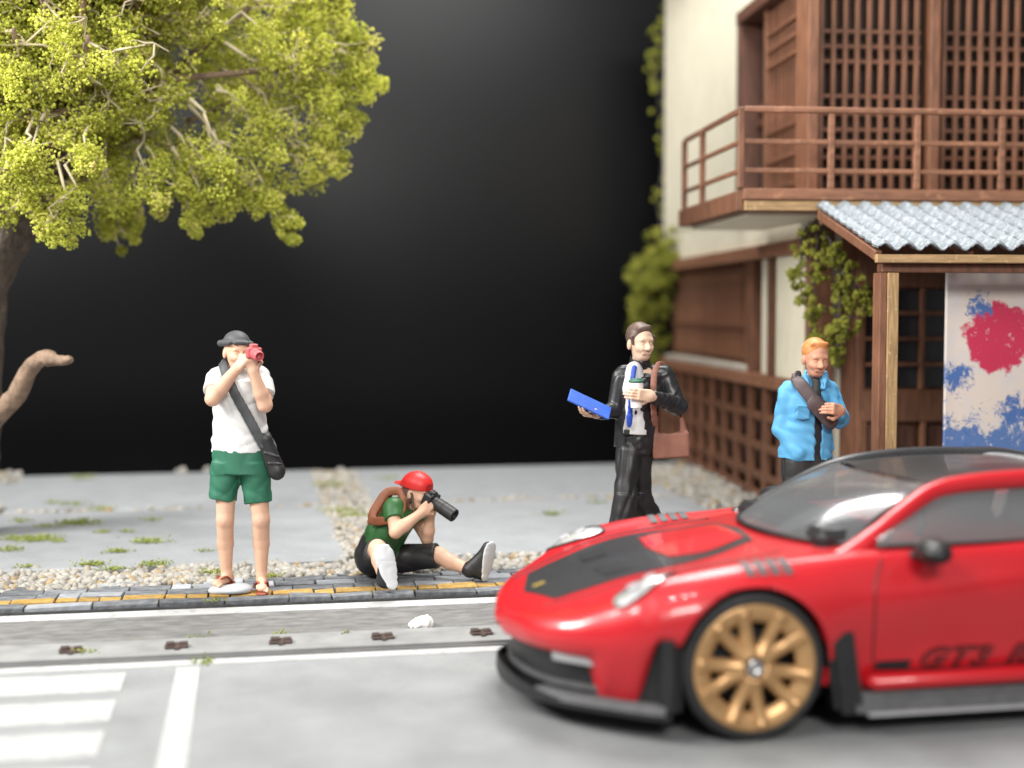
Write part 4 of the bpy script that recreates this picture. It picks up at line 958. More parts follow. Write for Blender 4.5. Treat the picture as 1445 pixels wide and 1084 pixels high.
PIL = [(1.50, .72, .79), (1.60, .712, .842), (1.74, .680, .950), (1.92, .628, 1.075), (2.07, .582, 1.152), (2.25, .575, 1.190), (2.55, .585, 1.212), (2.85, .580, 1.204), (3.10, .572, 1.165), (3.4, .59, 1.06), (3.7, .66, .93)]
P_ = spline(lowz(PIL), 60); V, Fq = tube_arrays([(a, -b, c) for a, b, c in P_], np.interp(np.linspace(0, 1, 60), [0, .12, .2, .4, .7, .85, 1], [.07, .06, .045, .046, .05, .09, .11]), 12)
o = obj('roof_pillar', mesh_arrays('roof_pillar', V, Fq), M_red, car); o = mirror(o); o.data.materials.clear(); o.data.materials.append(M_carbon)
WB = [(1.66, .790, .880), (2.0, .812, .886), (2.4, .82, .896), (2.8, .815, .915), (3.1, .77, .935)]; WT = [(1.70, .700, .935), (1.98, .615, 1.10), (2.3, .585, 1.166), (2.75, .592, 1.178), (3.08, .60, 1.13)]
grid_obj('side_window', WB, WT, 24, 8, (0, .02, .0), M_sglass)
o = tube('window_trim', [(a, -b - .006, c) for a, b, c in spline(lowz(WB), 24)], .010, M_cblack, car, 6); mirror(o)
o = tube('window_trim', [(a, -b - .006, c) for a, b, c in spline(lowz(WT), 24)], .012, M_cblack, car, 6); mirror(o)
o = tube('windscreen_trim', [(a, -b, c + .004) for a, b, c in spline(BASE, 24)], .014, M_cblack, car, 6); mirror(o)
o = tube('windscreen_trim', [(a, -b, c + .002) for a, b, c in spline(lowz([BASE[3], (1.74, .60, .99), (1.92, .555, 1.10), HEAD[3]]), 24)], .014, M_cblack, car, 6); mirror(o)
# mirrors
for sg in (-1, 1):
    S = Sculpt(.008); S.ell((1.86, 0, .885), (.085, .145, .062), frame((1, .25 * sg, 0.0))); S.cut((1.90, 0, 0), (1, 0.1, 0)); S.cap((1.84, -.10 * sg, .845), (1.80, -.22 * sg, .83), .020)
    mo = obj('wing_mirror', S.mesh('wing_mirror'), M_cblack, car, (0, sg * .985, 0)); 
# interior
box('dashboard', 1.45, 1.85, -.60, .60, .80, .93, M_cblack, car, .04); box('cabin_floor', 1.6, 3.3, -.68, .68, .30, .34, M_cblack, car, 0)
for sg in (-1, 1):
    S = Sculpt(.014); S.box((2.42, sg * .36, .52), (.26, .23, .08), None, .05); S.box((2.72, sg * .36, .80), (.07, .22, .30), frame((1, 0, -.28)), .05); S.box((2.79, sg * .36, 1.08), (.05, .13, .07), None, .04)
    obj('seat', S.mesh('seat'), M_seat, car)
a = np.linspace(0, 2 * math.pi, 33); tube('steering_wheel', [(2.02 + .06 * math.sin(t), -.36 + .17 * math.cos(t), .90 + .16 * math.sin(t)) for t in a], .016, M_cblack, car, 8)
tube('roll_bar', spline([(3.0, -.50, .5), (2.95, -.49, 1.0), (2.92, -.40, 1.17), (2.92, .40, 1.17), (2.95, .49, 1.0), (3.0, .50, .5)], 40), .02, M_seat, car, 10)
# rear wing
wg = empty('rear_wing'); wg.parent = car
box('wing_blade', 4.15, 4.52, -.90, .90, 1.335, 1.365, M_cblack, wg, .012)
for y in (-.915, .90): box('end_plate', 4.10, 4.55, y, y + .015, 1.18, 1.42, M_cblack, wg, .005)
for y in (-.38, .36): beam('swan_neck', (3.95, y + .01, .90), (4.22, y + .01, 1.40), .02, .10, M_cblack, wg)
# side script: black bar and slanted letters
bar = patch('script_bar', [(1.62, .298), (1.80, .298)], [(1.635, .340), (1.815, .340)], 8, 4, .005, M_cblack, car, 'side'); mirror(bar)
def script(word, x0, offset, proud, m):
    cu = bpy.data.curves.new('letters', 'FONT'); cu.body = word; cu.size = .135; cu.extrude = .002; cu.shear = .45; cu.space_character = 1.16; cu.offset = offset
    to = bpy.data.objects.new('letters', cu); COL.objects.link(to); bpy.context.view_layer.update()
    dg = bpy.context.evaluated_depsgraph_get(); me = bpy.data.meshes.new_from_object(to.evaluated_get(dg)); bpy.data.objects.remove(to)
    co = np.zeros(len(me.vertices) * 3); me.vertices.foreach_get('co', co); co = co.reshape(-1, 3)
    for side in (-1, 1):
        m2 = me.copy(); V = np.zeros_like(co)
        V[:, 0] = 1.84 + (co[:, 0] + x0) * 1.35 if side < 0 else 2.76 - (co[:, 0] + x0) * 1.35; V[:, 2] = .300 + co[:, 1] * .98
        for i in range(len(V)): V[i, 1] = side * (side_t(V[i, 0], V[i, 2]) + proud + .5 * co[i, 2])
        m2.vertices.foreach_set('co', V.ravel()); m2.update(); m2.materials.clear(); obj('lettering', m2, m, car)
for word, x0 in (('GT3', 0.0), ('RS', .345)): script(word, x0, .006, .006, M_cblack); script(word, x0, -.0035, .010, M_red)                  # red letters with a heavy black outline
# ------------------------------------------------------------------ painted miniature figures
M_skin = mat('painted_skin', (0.63, 0.385, 0.265), 0.55, var=0.05, scale=8)
M_skin2 = mat('painted_skin_pale', (0.64, 0.445, 0.315), 0.55, var=0.04, scale=8)
M_skin3 = mat('painted_skin_tan', (0.55, 0.275, 0.175), 0.55, var=0.05, scale=8)
M_wshirt = mat('white_shirt_paint', (0.62, 0.62, 0.61), 0.6, var=0.03, scale=6)
M_gshort = mat('green_shorts_paint', (0.018, 0.125, 0.070), 0.6, var=0.12, scale=9)
M_charc = mat('charcoal_paint', (0.055, 0.058, 0.062), 0.6, var=0.2, scale=14)
M_blk = mat('black_paint', (0.017, 0.017, 0.018), 0.5, var=0.2, scale=14)
M_blkg = mat('black_leather', (0.018, 0.018, 0.019), 0.36, var=0.2, scale=14)
M_trous = mat('black_trouser_paint', (0.017, 0.017, 0.018), 0.45, var=0.2, scale=14)
M_camred = mat('dull_red_paint', (0.50, 0.10, 0.11), 0.5, var=0.1, scale=14)
M_sandal = mat('brown_red_sandal', (0.27, 0.065, 0.035), 0.5, var=0.15, scale=14)
M_hairb = mat('dark_brown_hair', (0.095, 0.058, 0.044), 0.5, var=0.25, scale=40)
M_hairo = mat('ginger_hair', (0.55, 0.21, 0.065), 0.55, var=0.15, scale=40)
M_capred = mat('red_cap_paint', (0.62, 0.022, 0.020), 0.45, var=0.08, scale=10)
M_gtee = mat('green_tee_paint', (0.030, 0.125, 0.034), 0.42, var=0.45, scale=7)
M_brown = mat('brown_leather_paint', (0.26, 0.085, 0.036), 0.5, var=0.2, scale=14)
M_tote = mat('brown_tote_paint', (0.25, 0.105, 0.070), 0.65, var=0.12, scale=12)
M_sole = mat('white_sole', (0.62, 0.63, 0.65), 0.6, var=0.06, scale=14)
M_bluef = mat('blue_folder_paint', (0.025, 0.10, 0.46), 0.4, var=0.08, scale=9)
M_tie = mat('blue_tie_paint', (0.015, 0.065, 0.42), 0.45, var=0.05)
M_cup = mat('white_cup', (0.80, 0.80, 0.78), 0.5, var=0.03)
M_lid = mat('dark_green_lid', (0.03, 0.12, 0.085), 0.5)
M_bluej = mat('light_blue_jacket', (0.095, 0.35, 0.60), 0.6, var=0.10, scale=7)
M_dbag = mat('dark_brown_bag', (0.075, 0.050, 0.050), 0.6, var=0.15, scale=12)
A_, B_, C_ = np.array([1., 0, 0]), np.array([0, 1., 0]), np.array([0, 0, 1.])
class Fig:
    """local frame of a figure: a to the right as seen, b away, c up; pixel readings turned into metres at the figure's distance"""
    def __init__(s, px0, py0):
        s.d = EYE * 1950.0 / (py0 - 438.0); s.k = s.d / 1950.0; s.px0 = px0; s.py0 = py0
        a = (px0 - 722.5) * s.k; p = RGT * a + FWD * s.d; s.loc = (p[0], p[1], 0.0)
    def __call__(s, px, py, b=0.0):
        f = 1 + b / s.d
        a = ((px - 722.5) * f - (s.px0 - 722.5)) * s.k; c = EYE - (py - 438.0) * s.k * f
        return np.array([a, b, c])
    def put(s, o): o.location = s.loc; o.rotation_euler = (0, 0, -YAW); return o
def head(S, c, fwd, up=(0, 0, 1), z=1.0, ears=True):
    M = frame(fwd, up); P = lambda f, l, u: np.array(c) + M @ (np.array([f, l, u]) * z)
    S.ell(P(-.012, 0, .035), np.array([.100, .078, .092]) * z, M, .02); S.ell(P(.018, 0, -.022), np.array([.074, .064, .085]) * z, M, .025)
    S.ell(P(.034, 0, -.085), np.array([.044, .043, .032]) * z, M, .025)
    S.cap(P(.080, -.036, .022), P(.080, .036, .022), .012 * z, k=.02)
    for l in (-1, 1):
        S.ell(P(.098, .031 * l, .000), np.array([.020, .020, .011]) * z, M, .010, 's'); S.ell(P(.074, .030 * l, -.001), np.array([.014, .014, .010]) * z, M, .006)
        S.cap(P(.078, .030 * l, -.035), P(.06, .045 * l, -.03), .016 * z, k=.025)
        if ears: S.ell(P(-.008, .078 * l, -.012), np.array([.021, .011, .032]) * z, M, .008)
    S.cap(P(.090, 0, .004), P(.110, 0, -.032), .009 * z, .0145 * z, .012); S.cap(P(.098, -.012, -.036), P(.098, .012, -.036), .009 * z, k=.010)
    S.cap(P(.080, -.020, -.062), P(.080, .020, -.062), .012 * z, k=.010); S.cap(P(.096, -.022, -.061), P(.096, .022, -.061), .0035 * z, k=.004, op='s')
    return P, M
def hand(S, w, d, n, side, curl=(.5, .5, .5, .5), th=(.6, .3), z=1.0, bend=(1.0, 1.0, .7)):
    """palm and five fingers: w wrist, d finger direction, n palm side, side +1/-1 = thumb side along n x d"""
    d = vnorm(d); n = vnorm(np.array(n) - d * (np.array(n) @ d)); t = np.cross(n, d) * side
    M = np.stack([d, t, n], 1); w = np.array(w); R = lambda v, a: v * math.cos(a) + n * math.sin(a)
    S.box(w + d * .045 * z, np.array([.050, .040, .015]) * z, M, .013 * z, .014); S.cap(w - d * .02, w + d * .02 * z, .028 * z, .026 * z, .02, sq=(n, .75))
    for j in range(4):
        b = w + d * (.090 - .004 * abs(j - 1)) * z + t * (.029 - .0195 * j) * z; L_ = (.040, .045, .041, .032)[j] * z; a = 0.0
        for q, (f, r) in enumerate(((1.0, .0096), (.72, .0090), (.58, .0080))):
            a += curl[j] * bend[q]; e = b + (d * math.cos(a) + n * math.sin(a)) * L_ * f; S.cap(b, e, r * z, (r - .0008) * z, .004); b = e
    b = w + d * .022 * z + t * .034 * z; v = vnorm(d * .62 + t * .75 + n * th[1]); e = b + v * .040 * z; S.cap(b, e, .0135 * z, .0115 * z, .010)
    v2 = vnorm(d * .9 + t * (.35 - th[0]) + n * (th[1] + .25)); S.cap(e, e + v2 * .034 * z, .0112 * z, .0092 * z, .006)
def limb(S, pts, rads, k=.015, sq=None):
    for i in range(len(pts) - 1): S.cap(pts[i], pts[i + 1], rads[i], rads[i + 1], k, 'u', sq)
def ribbon(S, pts, half, th, nrm, k=.006):
    """flat strap along pts, facing nrm"""
    P = spline(pts, 3 * len(pts))
    for i in range(len(P) - 1):
        tg = vnorm(P[i + 1] - P[i]); n = vnorm(np.array(nrm) - tg * (np.array(nrm) @ tg)); S.cap(P[i], P[i + 1], half, None, k, 'u', (n, th / half))

# ---------- 1. man in white T-shirt and green shorts, raising a red camera
f = Fig(337, 836); f1 = f
S = Sculpt(.0048); fw = (.50, -.86, -.06); hc = f(334, 497, -.03)
hp, HM = head(S, hc, fw, (.05, 0, 1), 1.04)
S.cap(f(335, 522, .02), f(334, 505, -.0), .056, .052, .02)
S.ell(f(338, 562, .02), (.140, .09, .17), None, .03); S.ell(f(337, 612, .02), (.138, .09, .15), None, .03); S.ell(f(337, 648, .02), (.150, .095, .09), None, .03)
S.cap(f(308, 535, .02), f(368, 535, .02), .050, k=.03)
eL, eR = f(299, 563, -.16), f(373, 572, -.15); wL, wR = f(335, 519, -.215), f(357, 524, -.215)
limb(S, [f(304, 535, .01), eL, wL], [.055, .048, .030]); limb(S, [f(371, 537, .01), eR, wR], [.055, .048, .030])
limb(S, [eL, eL + (wL - eL) * .35, wL], [.040, .047, .029]); limb(S, [eR, eR + (wR - eR) * .35, wR], [.040, .047, .029])
hand(S, wL, f(351, 500, -.235) - wL, (.75, .35, .2), -1, (.75, .8, .85, .9), (.5, .5)); hand(S, wR, f(353, 501, -.25) - wR, (-.2, .9, .3), 1, (.7, .75, .8, .85), (.6, .4))
for hx, kx, ax_, kb, ab in ((318, 315, 316, .0, .04), (358, 366, 366, .0, .03)):
    limb(S, [f(hx, 655, .02), f(kx, 735, kb - .01), f(kx, 768, kb + .035), f(ax_, 812, ab)], [.080, .058, .055, .036]); S.ell(f(kx, 735, -.03), (.043, .035, .055), None, .02)
def bare_foot(S, ank, toe, k=.02):
    ank = np.array(ank); toe = np.array(toe); d = vnorm(toe - ank); z0 = toe[2]; l = vnorm(np.cross(C_, d)); heel = np.array([ank[0], ank[1], z0 + .008]) - np.array([d[0], d[1], 0]) * .04
    S.cap(ank, heel + C_ * .012, .036, .030, k); S.cap(ank - C_ * .03, toe + C_ * .004 - d * .03, .034, .022, k); S.cap(heel, toe - d * .03, .026, .030, k, 'u', (C_, .6))
    for j in range(5): b = toe - d * (.028 + .009 * j) + l * (.030 - .0155 * j); S.cap(b, b + d * (.036 - .002 * j), .0105 if j else .0125, .009, .005)
aL, aR = f(317, 812, .04), f(366, 816, .03); tL, tR = f(300, 829, -.15), f(367, 838, -.145); tL[2] = .058; tR[2] = .022
bare_foot(S, aL, tL); bare_foot(S, aR, tR)
man = obj('person', S.mesh('person'), M_skin); f.put(man)
tag(man, 'miniature man in white t-shirt and green shorts holding a red camera to his face', 'figurine', 'miniature figures by the road')
S = Sculpt(.0056)
S.tub(f(337, 536, .02), f(337, 638, .02), .168, .188, .02, sq=(B_, .66)); S.cap(f(309, 531, .02), f(367, 531, .02), .068, k=.03); S.ell(f(337, 555, .015), (.172, .118, .12), None, .03); S.ell(f(337, 525, .02), (.10, .075, .055), None, .03)
for sh, el in ((f(304, 535, .01), eL), (f(371, 537, .01), eR)): S.tub(sh, sh + (el - sh) * .60, .068, .070, .02)
S.ell(f(336, 512, -.01), (.064, .064, .055), None, .012, 's'); S.folds(.0075, 48, 4, (1, 1, .8), 3); obj('shirt', S.mesh('shirt'), M_wshirt, man)
S = Sculpt(.0056)
S.tub(f(337, 634, .02), f(337, 668, .02), .186, .196, .02, sq=(B_, .66)); S.tub(f(319, 655, .02), f(311.5, 706, .01), .106, .094, .025, sq=(B_, 1.0)); S.tub(f(357, 655, .02), f(362.5, 710, .01), .106, .092, .025)
S.folds(.007, 52, 9, (1, .5, .8), 3); obj('shorts', S.mesh('shorts'), M_gshort, man)
S = Sculpt(.0045)
S.ell(hp(-.012, 0, .062), (.104, .088, .080), HM, .01); S.cut(hp(.0, 0, .052), HM @ np.array([.12, 0, -1])); S.cap(hp(.06, -.075, .062), hp(-.06, -.092, .050), .016, .022, k=.02); S.cap(hp(.06, .075, .062), hp(-.06, .092, .050), .016, .022, k=.02); S.ell(hp(-.08, 0, .045), (.05, .075, .03), HM, .02); S.cap(hp(.085, -.04, .065), hp(.085, .04, .065), .014, k=.015)
obj('cap', S.mesh('cap'), M_charc, man)
S = Sculpt(.0045); S.ell(hp(-.035, 0, .005), (.082, .0815, .062), HM, .01); S.cut(hp(.022, 0, 0), HM @ np.array([1, 0, 0])); obj('hair', S.mesh('hair'), M_hairb, man)
for nm, an, to in (('L', aL, tL), ('R', aR, tR)):
    S = Sculpt(.004); d = vnorm([to[0] - an[0], to[1] - an[1], 0]); l = np.cross(C_, d); h0 = np.array([an[0], an[1], to[2] - .024]) - d * .05; t0 = np.array([to[0], to[1], to[2] - .024]) - d * .022
    S.cap(h0 + C_ * .004, t0 + C_ * .004, .036, .044, .01, sq=(C_, .3)); q = to - d * .045 + C_ * .022; m1 = np.array([an[0], an[1], to[2] + .022]) + d * .02
    for sg in (-1, 1): ribbon(S, [q + C_ * .003, (q + m1) / 2 + l * .032 * sg + C_ * .022, np.array([an[0], an[1], to[2] - .005]) + d * .012 + l * .042 * sg], .0085, .006, C_)
    obj('sandal', S.mesh('sandal'), M_sandal, man)
# red camera, sling bag
def gadget(S, name, m, fig, label, cat, **kw):
    o = obj(name, S.mesh(name), m); fig.put(o); tag(o, label, cat); return o
S = Sculpt(.004); cb = f(358, 498, -.235); CMx = frame((.55, -.83, -.1))
S.box(cb - CMx[:, 0] * .0 , (.022, .052, .036), CMx, .012); S.cap(cb + CMx[:, 0] * .02 + CMx[:, 1] * .0 - C_ * .004, cb + CMx[:, 0] * .075 - C_ * .01, .034, .036, .008); S.box(cb + C_ * .045, (.02, .025, .014), CMx, .008); S.cap(cb + CMx[:, 0] * .08 - C_ * .01, cb + CMx[:, 0] * .10 - C_ * .012, .025, k=.004, op='s')
gadget(S, 'camera', M_camred, f, 'dull red camera held up to the face of the green-shorts man', 'camera')
bag = empty('sling_bag'); f.put(bag); tag(bag, 'black sling bag with wide strap across a white t-shirt', 'bag')
S = Sculpt(.005); ribbon(S, [f(322, 514, .09), f(314, 512, .02), f(317, 522, -.07), f(327, 548, -.108), f(343, 578, -.116), f(358, 606, -.112), f(371, 630, -.085)], .030, .010, -B_); ribbon(S, [f(371, 630, -.085), f(384, 636, -.03), f(386, 628, .06), f(370, 600, .13)], .022, .010, A_); obj('strap', S.mesh('strap'), M_charc, bag)
S = Sculpt(.005); S.cap(f(373, 622, -.07), f(388, 664, -.04), .050, .062, .02, sq=(B_, .8)); S.ell(f(390, 666, -.05), (.048, .045, .055), None, .02); S.cap(f(372, 640, -.10), f(392, 645, -.10), .006, k=.01); S.cap(f(377, 655, -.095), f(397, 655, -.085), .006, k=.01); S.folds(.003, 45, 2); obj('pouch', S.mesh('pouch'), M_blk, bag)

# ---------- 2. seated photographer in green T-shirt and red cap
f = Fig(548, 818)
S = Sculpt(.0048); fw = (.83, -.50, -.14); hc = f(588, 696, -.05)
hp, HM = head(S, hc, fw, (.10, 0, 1), 1.0)
pel = f(527, 787, .03); chest = f(560, 728, .02); nk = f(571, 711, .0)
S.cap(chest, nk, .07, .052, .03); S.cap(nk, f(580, 702, -.02), .052, .05, .02)
S.cap(pel, f(540, 760, .03), .135, .12, .03, sq=(B_, 1.1)); S.cap(f(540, 760, .03), chest, .125, .125, .04, sq=(B_, 1.25))
shN, shF = f(553, 716, -.13), f(577, 718, .14); eN, eF = f(557, 753, -.27), f(602, 763, .06); wN, wF = f(595, 724, -.17), f(607, 728, .0)
limb(S, [shN, eN, eN + (wN - eN) * .35, wN], [.052, .043, .045, .028]); limb(S, [shF, eF, eF + (wF - eF) * .35, wF], [.052, .043, .045, .028])
hand(S, wN, f(611, 708, -.14) - wN, (.25, .9, .25), 1, (.55, .65, .75, .8), (.5, .5)); hand(S, wF, f(613, 714, -.05) - wF, (.1, -.3, 1), -1, (.5, .5, .5, .5), (.5, .5))
hN, hF = f(530, 788, -.06), f(545, 792, .10); kN, kF = f(531, 776, -.34), f(619, 786, -.02); aN, aF = f(541, 819, -.52), f(663, 807, -.12); aN[2] = .085; aF[2] = max(aF[2], .07)
limb(S, [hN, kN, kN + (aN - kN) * .35 - C_ * .012, aN], [.088, .060, .054, .036]); limb(S, [hF, kF, kF + (aF - kF) * .35 - C_ * .012, aF], [.090, .060, .054, .036])
# feet inside the shoes
tN = f(538, 776, -.56); tF = f(689, 772, -.14)
sit = obj('person', S.mesh('person'), M_skin); f.put(sit)
tag(sit, 'miniature person sitting on the bricks in red cap and green t-shirt, aiming a long lens', 'figurine', 'miniature figures by the road')
S = Sculpt(.0056)
S.cap(f(536, 770, .03), f(542, 756, .03), .135, .132, .03, sq=(B_, 1.15)); S.cap(f(542, 756, .03), f(559, 731, .02), .135, .138, .04, sq=(B_, 1.25)); S.cap(shN + A_ * .01, shF, .068, k=.03)
for sh, el in ((shN, eN), (shF, eF)): S.tub(sh, sh + (el - sh) * .52, .068, .068, .02)
S.cut(f(524, 780, 0), (-.45, 0, -1)); S.ell(f(574, 706, -.005), (.06, .06, .045), None, .012, 's'); S.folds(.010, 40, 12); obj('shirt', S.mesh('shirt'), M_gtee, sit)
S = Sculpt(.0056)
S.cap(pel + C_ * .0, f(533, 772, .03), .145, .138, .03, sq=(B_, 1.12)); S.tub(hN + B_ * .03, hN + (kN - hN) * .72, .108, .088, .03); S.tub(hF - (kF - hF) * .1, hF + (kF - hF) * .97, .108, .090, .03); S.cut((0, 0, 0.004), (0, 0, -1)); S.folds(.008, 36, 7); obj('shorts', S.mesh('shorts'), M_blk, sit)
S = Sculpt(.0045)
S.ell(hp(-.008, 0, .052), (.118, .102, .098), HM, .01); S.cut(hp(0, 0, .028), HM @ np.array([.0, 0, -1])); S.cap(hp(-.10, -.045, .046), hp(-.10, .045, .046), .020, k=.02); S.ell(hp(-.135, 0, .040), (.055, .07, .012), HM, .012); S.ell(hp(.105, 0, .052), (.012, .045, .020), HM, .008, 's')
S.ell(hp(0, 0, .150), (.012, .012, .008), HM, .006); obj('cap', S.mesh('cap'), M_capred, sit)
S = Sculpt(.0045); S.ell(hp(-.03, 0, -.01), (.090, .084, .085), HM, .01); S.cut(hp(.015, 0, 0), HM @ np.array([1, 0, .2])); S.cap(hp(.0, -.078, .0), hp(.035, -.070, -.085), .010, .006, .012); S.cap(hp(.0, .078, .0), hp(.035, .070, -.085), .010, .006, .012); S.cap(hp(-.03, -.072, -.05), hp(-.01, -.065, -.12), .02, .01, .012); S.folds(.0035, 70, 3); obj('hair', S.mesh('hair'), M_hairb, sit)
def shoe(S1, S2, ank, heel, toe, nrm):
    """upright shoe: sole faces nrm"""
    n = vnorm(nrm); d = vnorm(np.array(toe) - np.array(heel)); n = vnorm(n - d * (n @ d)); l = np.cross(n, d)
    S2.cap(heel + n * .022, toe + n * .022 - d * .01, .040, .047, .02, sq=(n, .26)); S2.cap(heel + d * .10 + n * .022, toe - d * .06 + n * .022, .040, .050, .02, sq=(n, .26))
    an = np.array(ank)
    S1.cap(heel - n * .016, toe - n * .010 - d * .016, .040, .041, .02, sq=(n, .7)); S1.cap(an, heel - n * .02 + d * .03, .048, .044, .03)
    S1.cap(an, (heel + toe) / 2 - n * .02, .047, .042, .03); S1.cap(an + (toe - an) * .25, toe - n * .02 - d * .05, .042, .034, .03); S1.cap(an - n * .03, an, .046, .048, .02)
for an, to, he, nr in ((aN, tN, f(552, 826, -.55), (.10, -1, -.05)), (aF, tF, f(681, 817, -.14), (.80, -.60, -.1))):
    he = np.array(he); he[2] = max(he[2], .045); S1 = Sculpt(.0048); S2 = Sculpt(.0048); shoe(S1, S2, an, he, np.array(to), np.array(nr)); S2.folds(.0015, 160, 2)
    sh = obj('shoe', S1.mesh('shoe'), M_blk, sit); obj('sole', S2.mesh('sole'), M_sole, sh)
S = Sculpt(.004); c0 = f(607, 706, -.10); cd = vnorm(f(640, 729, -.20) - c0); CMx = frame(cd, (0, 0, 1))
S.box(c0, (.035, .066, .045), CMx, .012); S.box(c0 + CMx[:, 2] * .05, (.026, .026, .018), CMx, .01); S.cap(c0 + cd * .03, c0 + cd * .11, .040, .043, .006); S.cap(c0 + cd * .11, c0 + cd * .185, .047, .048, .004); S.tub(c0 + cd * .06, c0 + cd * .225, .046, .049, .004); S.cap(c0 + cd * .215, c0 + cd * .26, .036, k=.003, op='s'); S.tub(c0 + cd * .12, c0 + cd * .125, .052, k=.003); S.cap(c0 + CMx[:, 1] * -.04 + CMx[:, 2] * .045, c0 + CMx[:, 1] * -.04 + CMx[:, 2] * .056, .010, k=.004)
gadget(S, 'camera', M_blk, f, 'black camera with long lens aimed by the seated photographer', 'camera')
pk = empty('backpack'); f.put(pk); tag(pk, 'slim brown bag strapped on the back of the seated photographer', 'bag')
S = Sculpt(.005); ribbon(S, [f(563, 694, -.07), f(545, 696, -.08), f(533, 712, -.10), f(524, 728, -.12), f(527, 737, -.14), f(545, 736, -.19)], .027, .010, -A_ * .2 - B_); ribbon(S, [f(563, 694, -.07), f(568, 705, -.10), f(566, 722, -.16), f(556, 735, -.17)], .022, .010, -B_); obj('strap', S.mesh('strap'), M_brown, pk)
S = Sculpt(.006); S.box(f(534, 722, .04), (.045, .11, .11), frame((-1, 0, .45)), .03); S.cap(f(548, 698, .04), f(526, 735, .04), .03, k=.03, sq=(B_, 2.6)); S.folds(.003, 30, 3); obj('pack', S.mesh('pack'), M_brown, pk)

# ---------- 3. businessman in black leather jacket with folder, cup and tote
f = Fig(888, 826)
S = Sculpt(.0048); fw = (.42, -.90, -.02); hc = f(903.5, 484, -.02)
hp, HM = head(S, hc, fw, (0, 0, 1), 1.07)
S.cap(f(903, 514, .02), f(903, 500, .0), .054, .050, .02); S.ell(f(903, 552, .03), (.150, .10, .20), None, .03); S.ell(f(898, 612, .03), (.11, .085, .10), None, .03)
S.cap(f(880, 530, .03), f(936, 529, .04), .055, k=.03)
shL, shR = f(877, 534, .02), f(940, 533, .04); eL, eR = f(869, 578, .0), f(957, 573, .0); wL, wR = f(842, 585, -.12), f(919, 559, -.235)
limb(S, [shL, eL, wL], [.052, .042, .030]); limb(S, [shR, eR, wR], [.052, .042, .030])
hand(S, wL, f(824, 586, -.20) - wL, (.1, .0, 1), 1, (.35, .35, .4, .45), (.4, .5), 1.05); hand(S, wR, f(893, 556, -.275) - wR, (-.1, .95, .0), -1, (.25, .28, .3, .3), (.2, .9), 1.05, (.6, 2.0, 1.6))
hL, hR = f(888, 638, .0), f(906, 638, .06); kL, kR = f(883, 708, -.06), f(905, 702, .10); aL, aR = f(873, 800, -.06), f(944, 790, .32)
aL[2] = .10; aR[2] = .14
limb(S, [hL, kL, aL], [.068, .055, .04]); limb(S, [hR, kR, aR], [.068, .052, .04])
biz = obj('person', S.mesh('person'), M_skin2); f.put(biz)
tag(biz, 'miniature man in black leather jacket, white shirt and blue tie walking with folder and cup', 'figurine', 'miniature figures by the road')
S = Sculpt(.0052)
S.tub(f(902, 530, .03), f(897, 632, .03), .150, .146, .02, sq=(B_, .74)); S.cap(f(880, 529, .03), f(937, 528, .04), .067, k=.03); S.ell(f(903, 552, .03), (.170, .118, .15), None, .03)
limb(S, [shL, eL, eL + (wL - eL) * .85], [.066, .060, .044]); limb(S, [shR, eR, eR + (wR - eR) * .88], [.070, .066, .046])
S.cap(f(903, 514, .03), f(903, 508, .02), .075, .070, .02)                       # stand collar
S.ell(f(902, 502, -.005), (.058, .062, .036), None, .006, 's')
# open front: a wedge cut in the near side
for px0_, py0_, px1_, py1_, r in ((891, 512, 889, 560, .048), (889, 560, 887, 640, .043)): S.cap(f(px0_, py0_, -.11), f(px1_, py1_, -.13), r, r * 1.05, .006, 's', sq=(B_, 1.7))
S.cap(f(906, 511, -.055), f(912, 516, -.03), .018, .016, .02)
S.tub(f(897, 626, .03), f(897, 650, .03), .118, .118, .008, 's', sq=(B_, .7)); S.folds(.009, 60, 21, (.7, .7, 1.2), 3); obj('jacket', S.mesh('jacket'), M_blkg, biz)
S = Sculpt(.005); S.tub(f(901, 530, .03), f(897, 612, .03), .112, .130, .02, sq=(B_, .90)); S.ell(f(900, 548, .02), (.108, .104, .11), None, .02); S.cap(f(897, 524, -.03), f(896, 519, -.035), .046, .040, .03); S.cap(f(895, 524, -.025), f(893, 548, -.03), .058, .075, .03); S.folds(.002, 30, 6); obj('shirt', S.mesh('shirt'), M_wshirt, biz)
S = Sculpt(.004); ribbon(S, [f(895, 519, -.092), f(893, 535, -.114), f(891, 560, -.120), f(889.5, 585, -.116), f(888.5, 600, -.112)], .015, .006, -B_); S.ell(f(895.5, 519, -.09), (.016, .012, .017), None, .006); S.cap(f(888.7, 588, -.115), f(888, 602, -.112), .021, .006, .006, sq=(B_, .5)); obj('tie', S.mesh('tie'), M_tie, biz)
S = Sculpt(.005); S.tub(f(897, 606, .03), f(897, 615, .03), .126, .127, .01, sq=(B_, .74)); S.box(f(886, 610.5, -.068), (.024, .01, .02), None, .005); obj('belt', S.mesh('belt'), M_blk, biz)
S = Sculpt(.0054); S.tub(f(897, 614, .03), f(897, 640, .03), .124, .126, .02, sq=(B_, .82)); limb(S, [hL, kL], [.090, .078], .012); S.tub(kL - (aL - kL) * .1, aL - C_ * .07, .080, .132, .012); limb(S, [hR, kR], [.084, .070], .010); S.tub(kR - (aR - kR) * .1, aR - C_ * .07, .078, .112, .015); S.folds(.011, 46, 35, (1.2, .8, .6), 3); obj('trousers', S.mesh('trousers'), M_trous, biz)
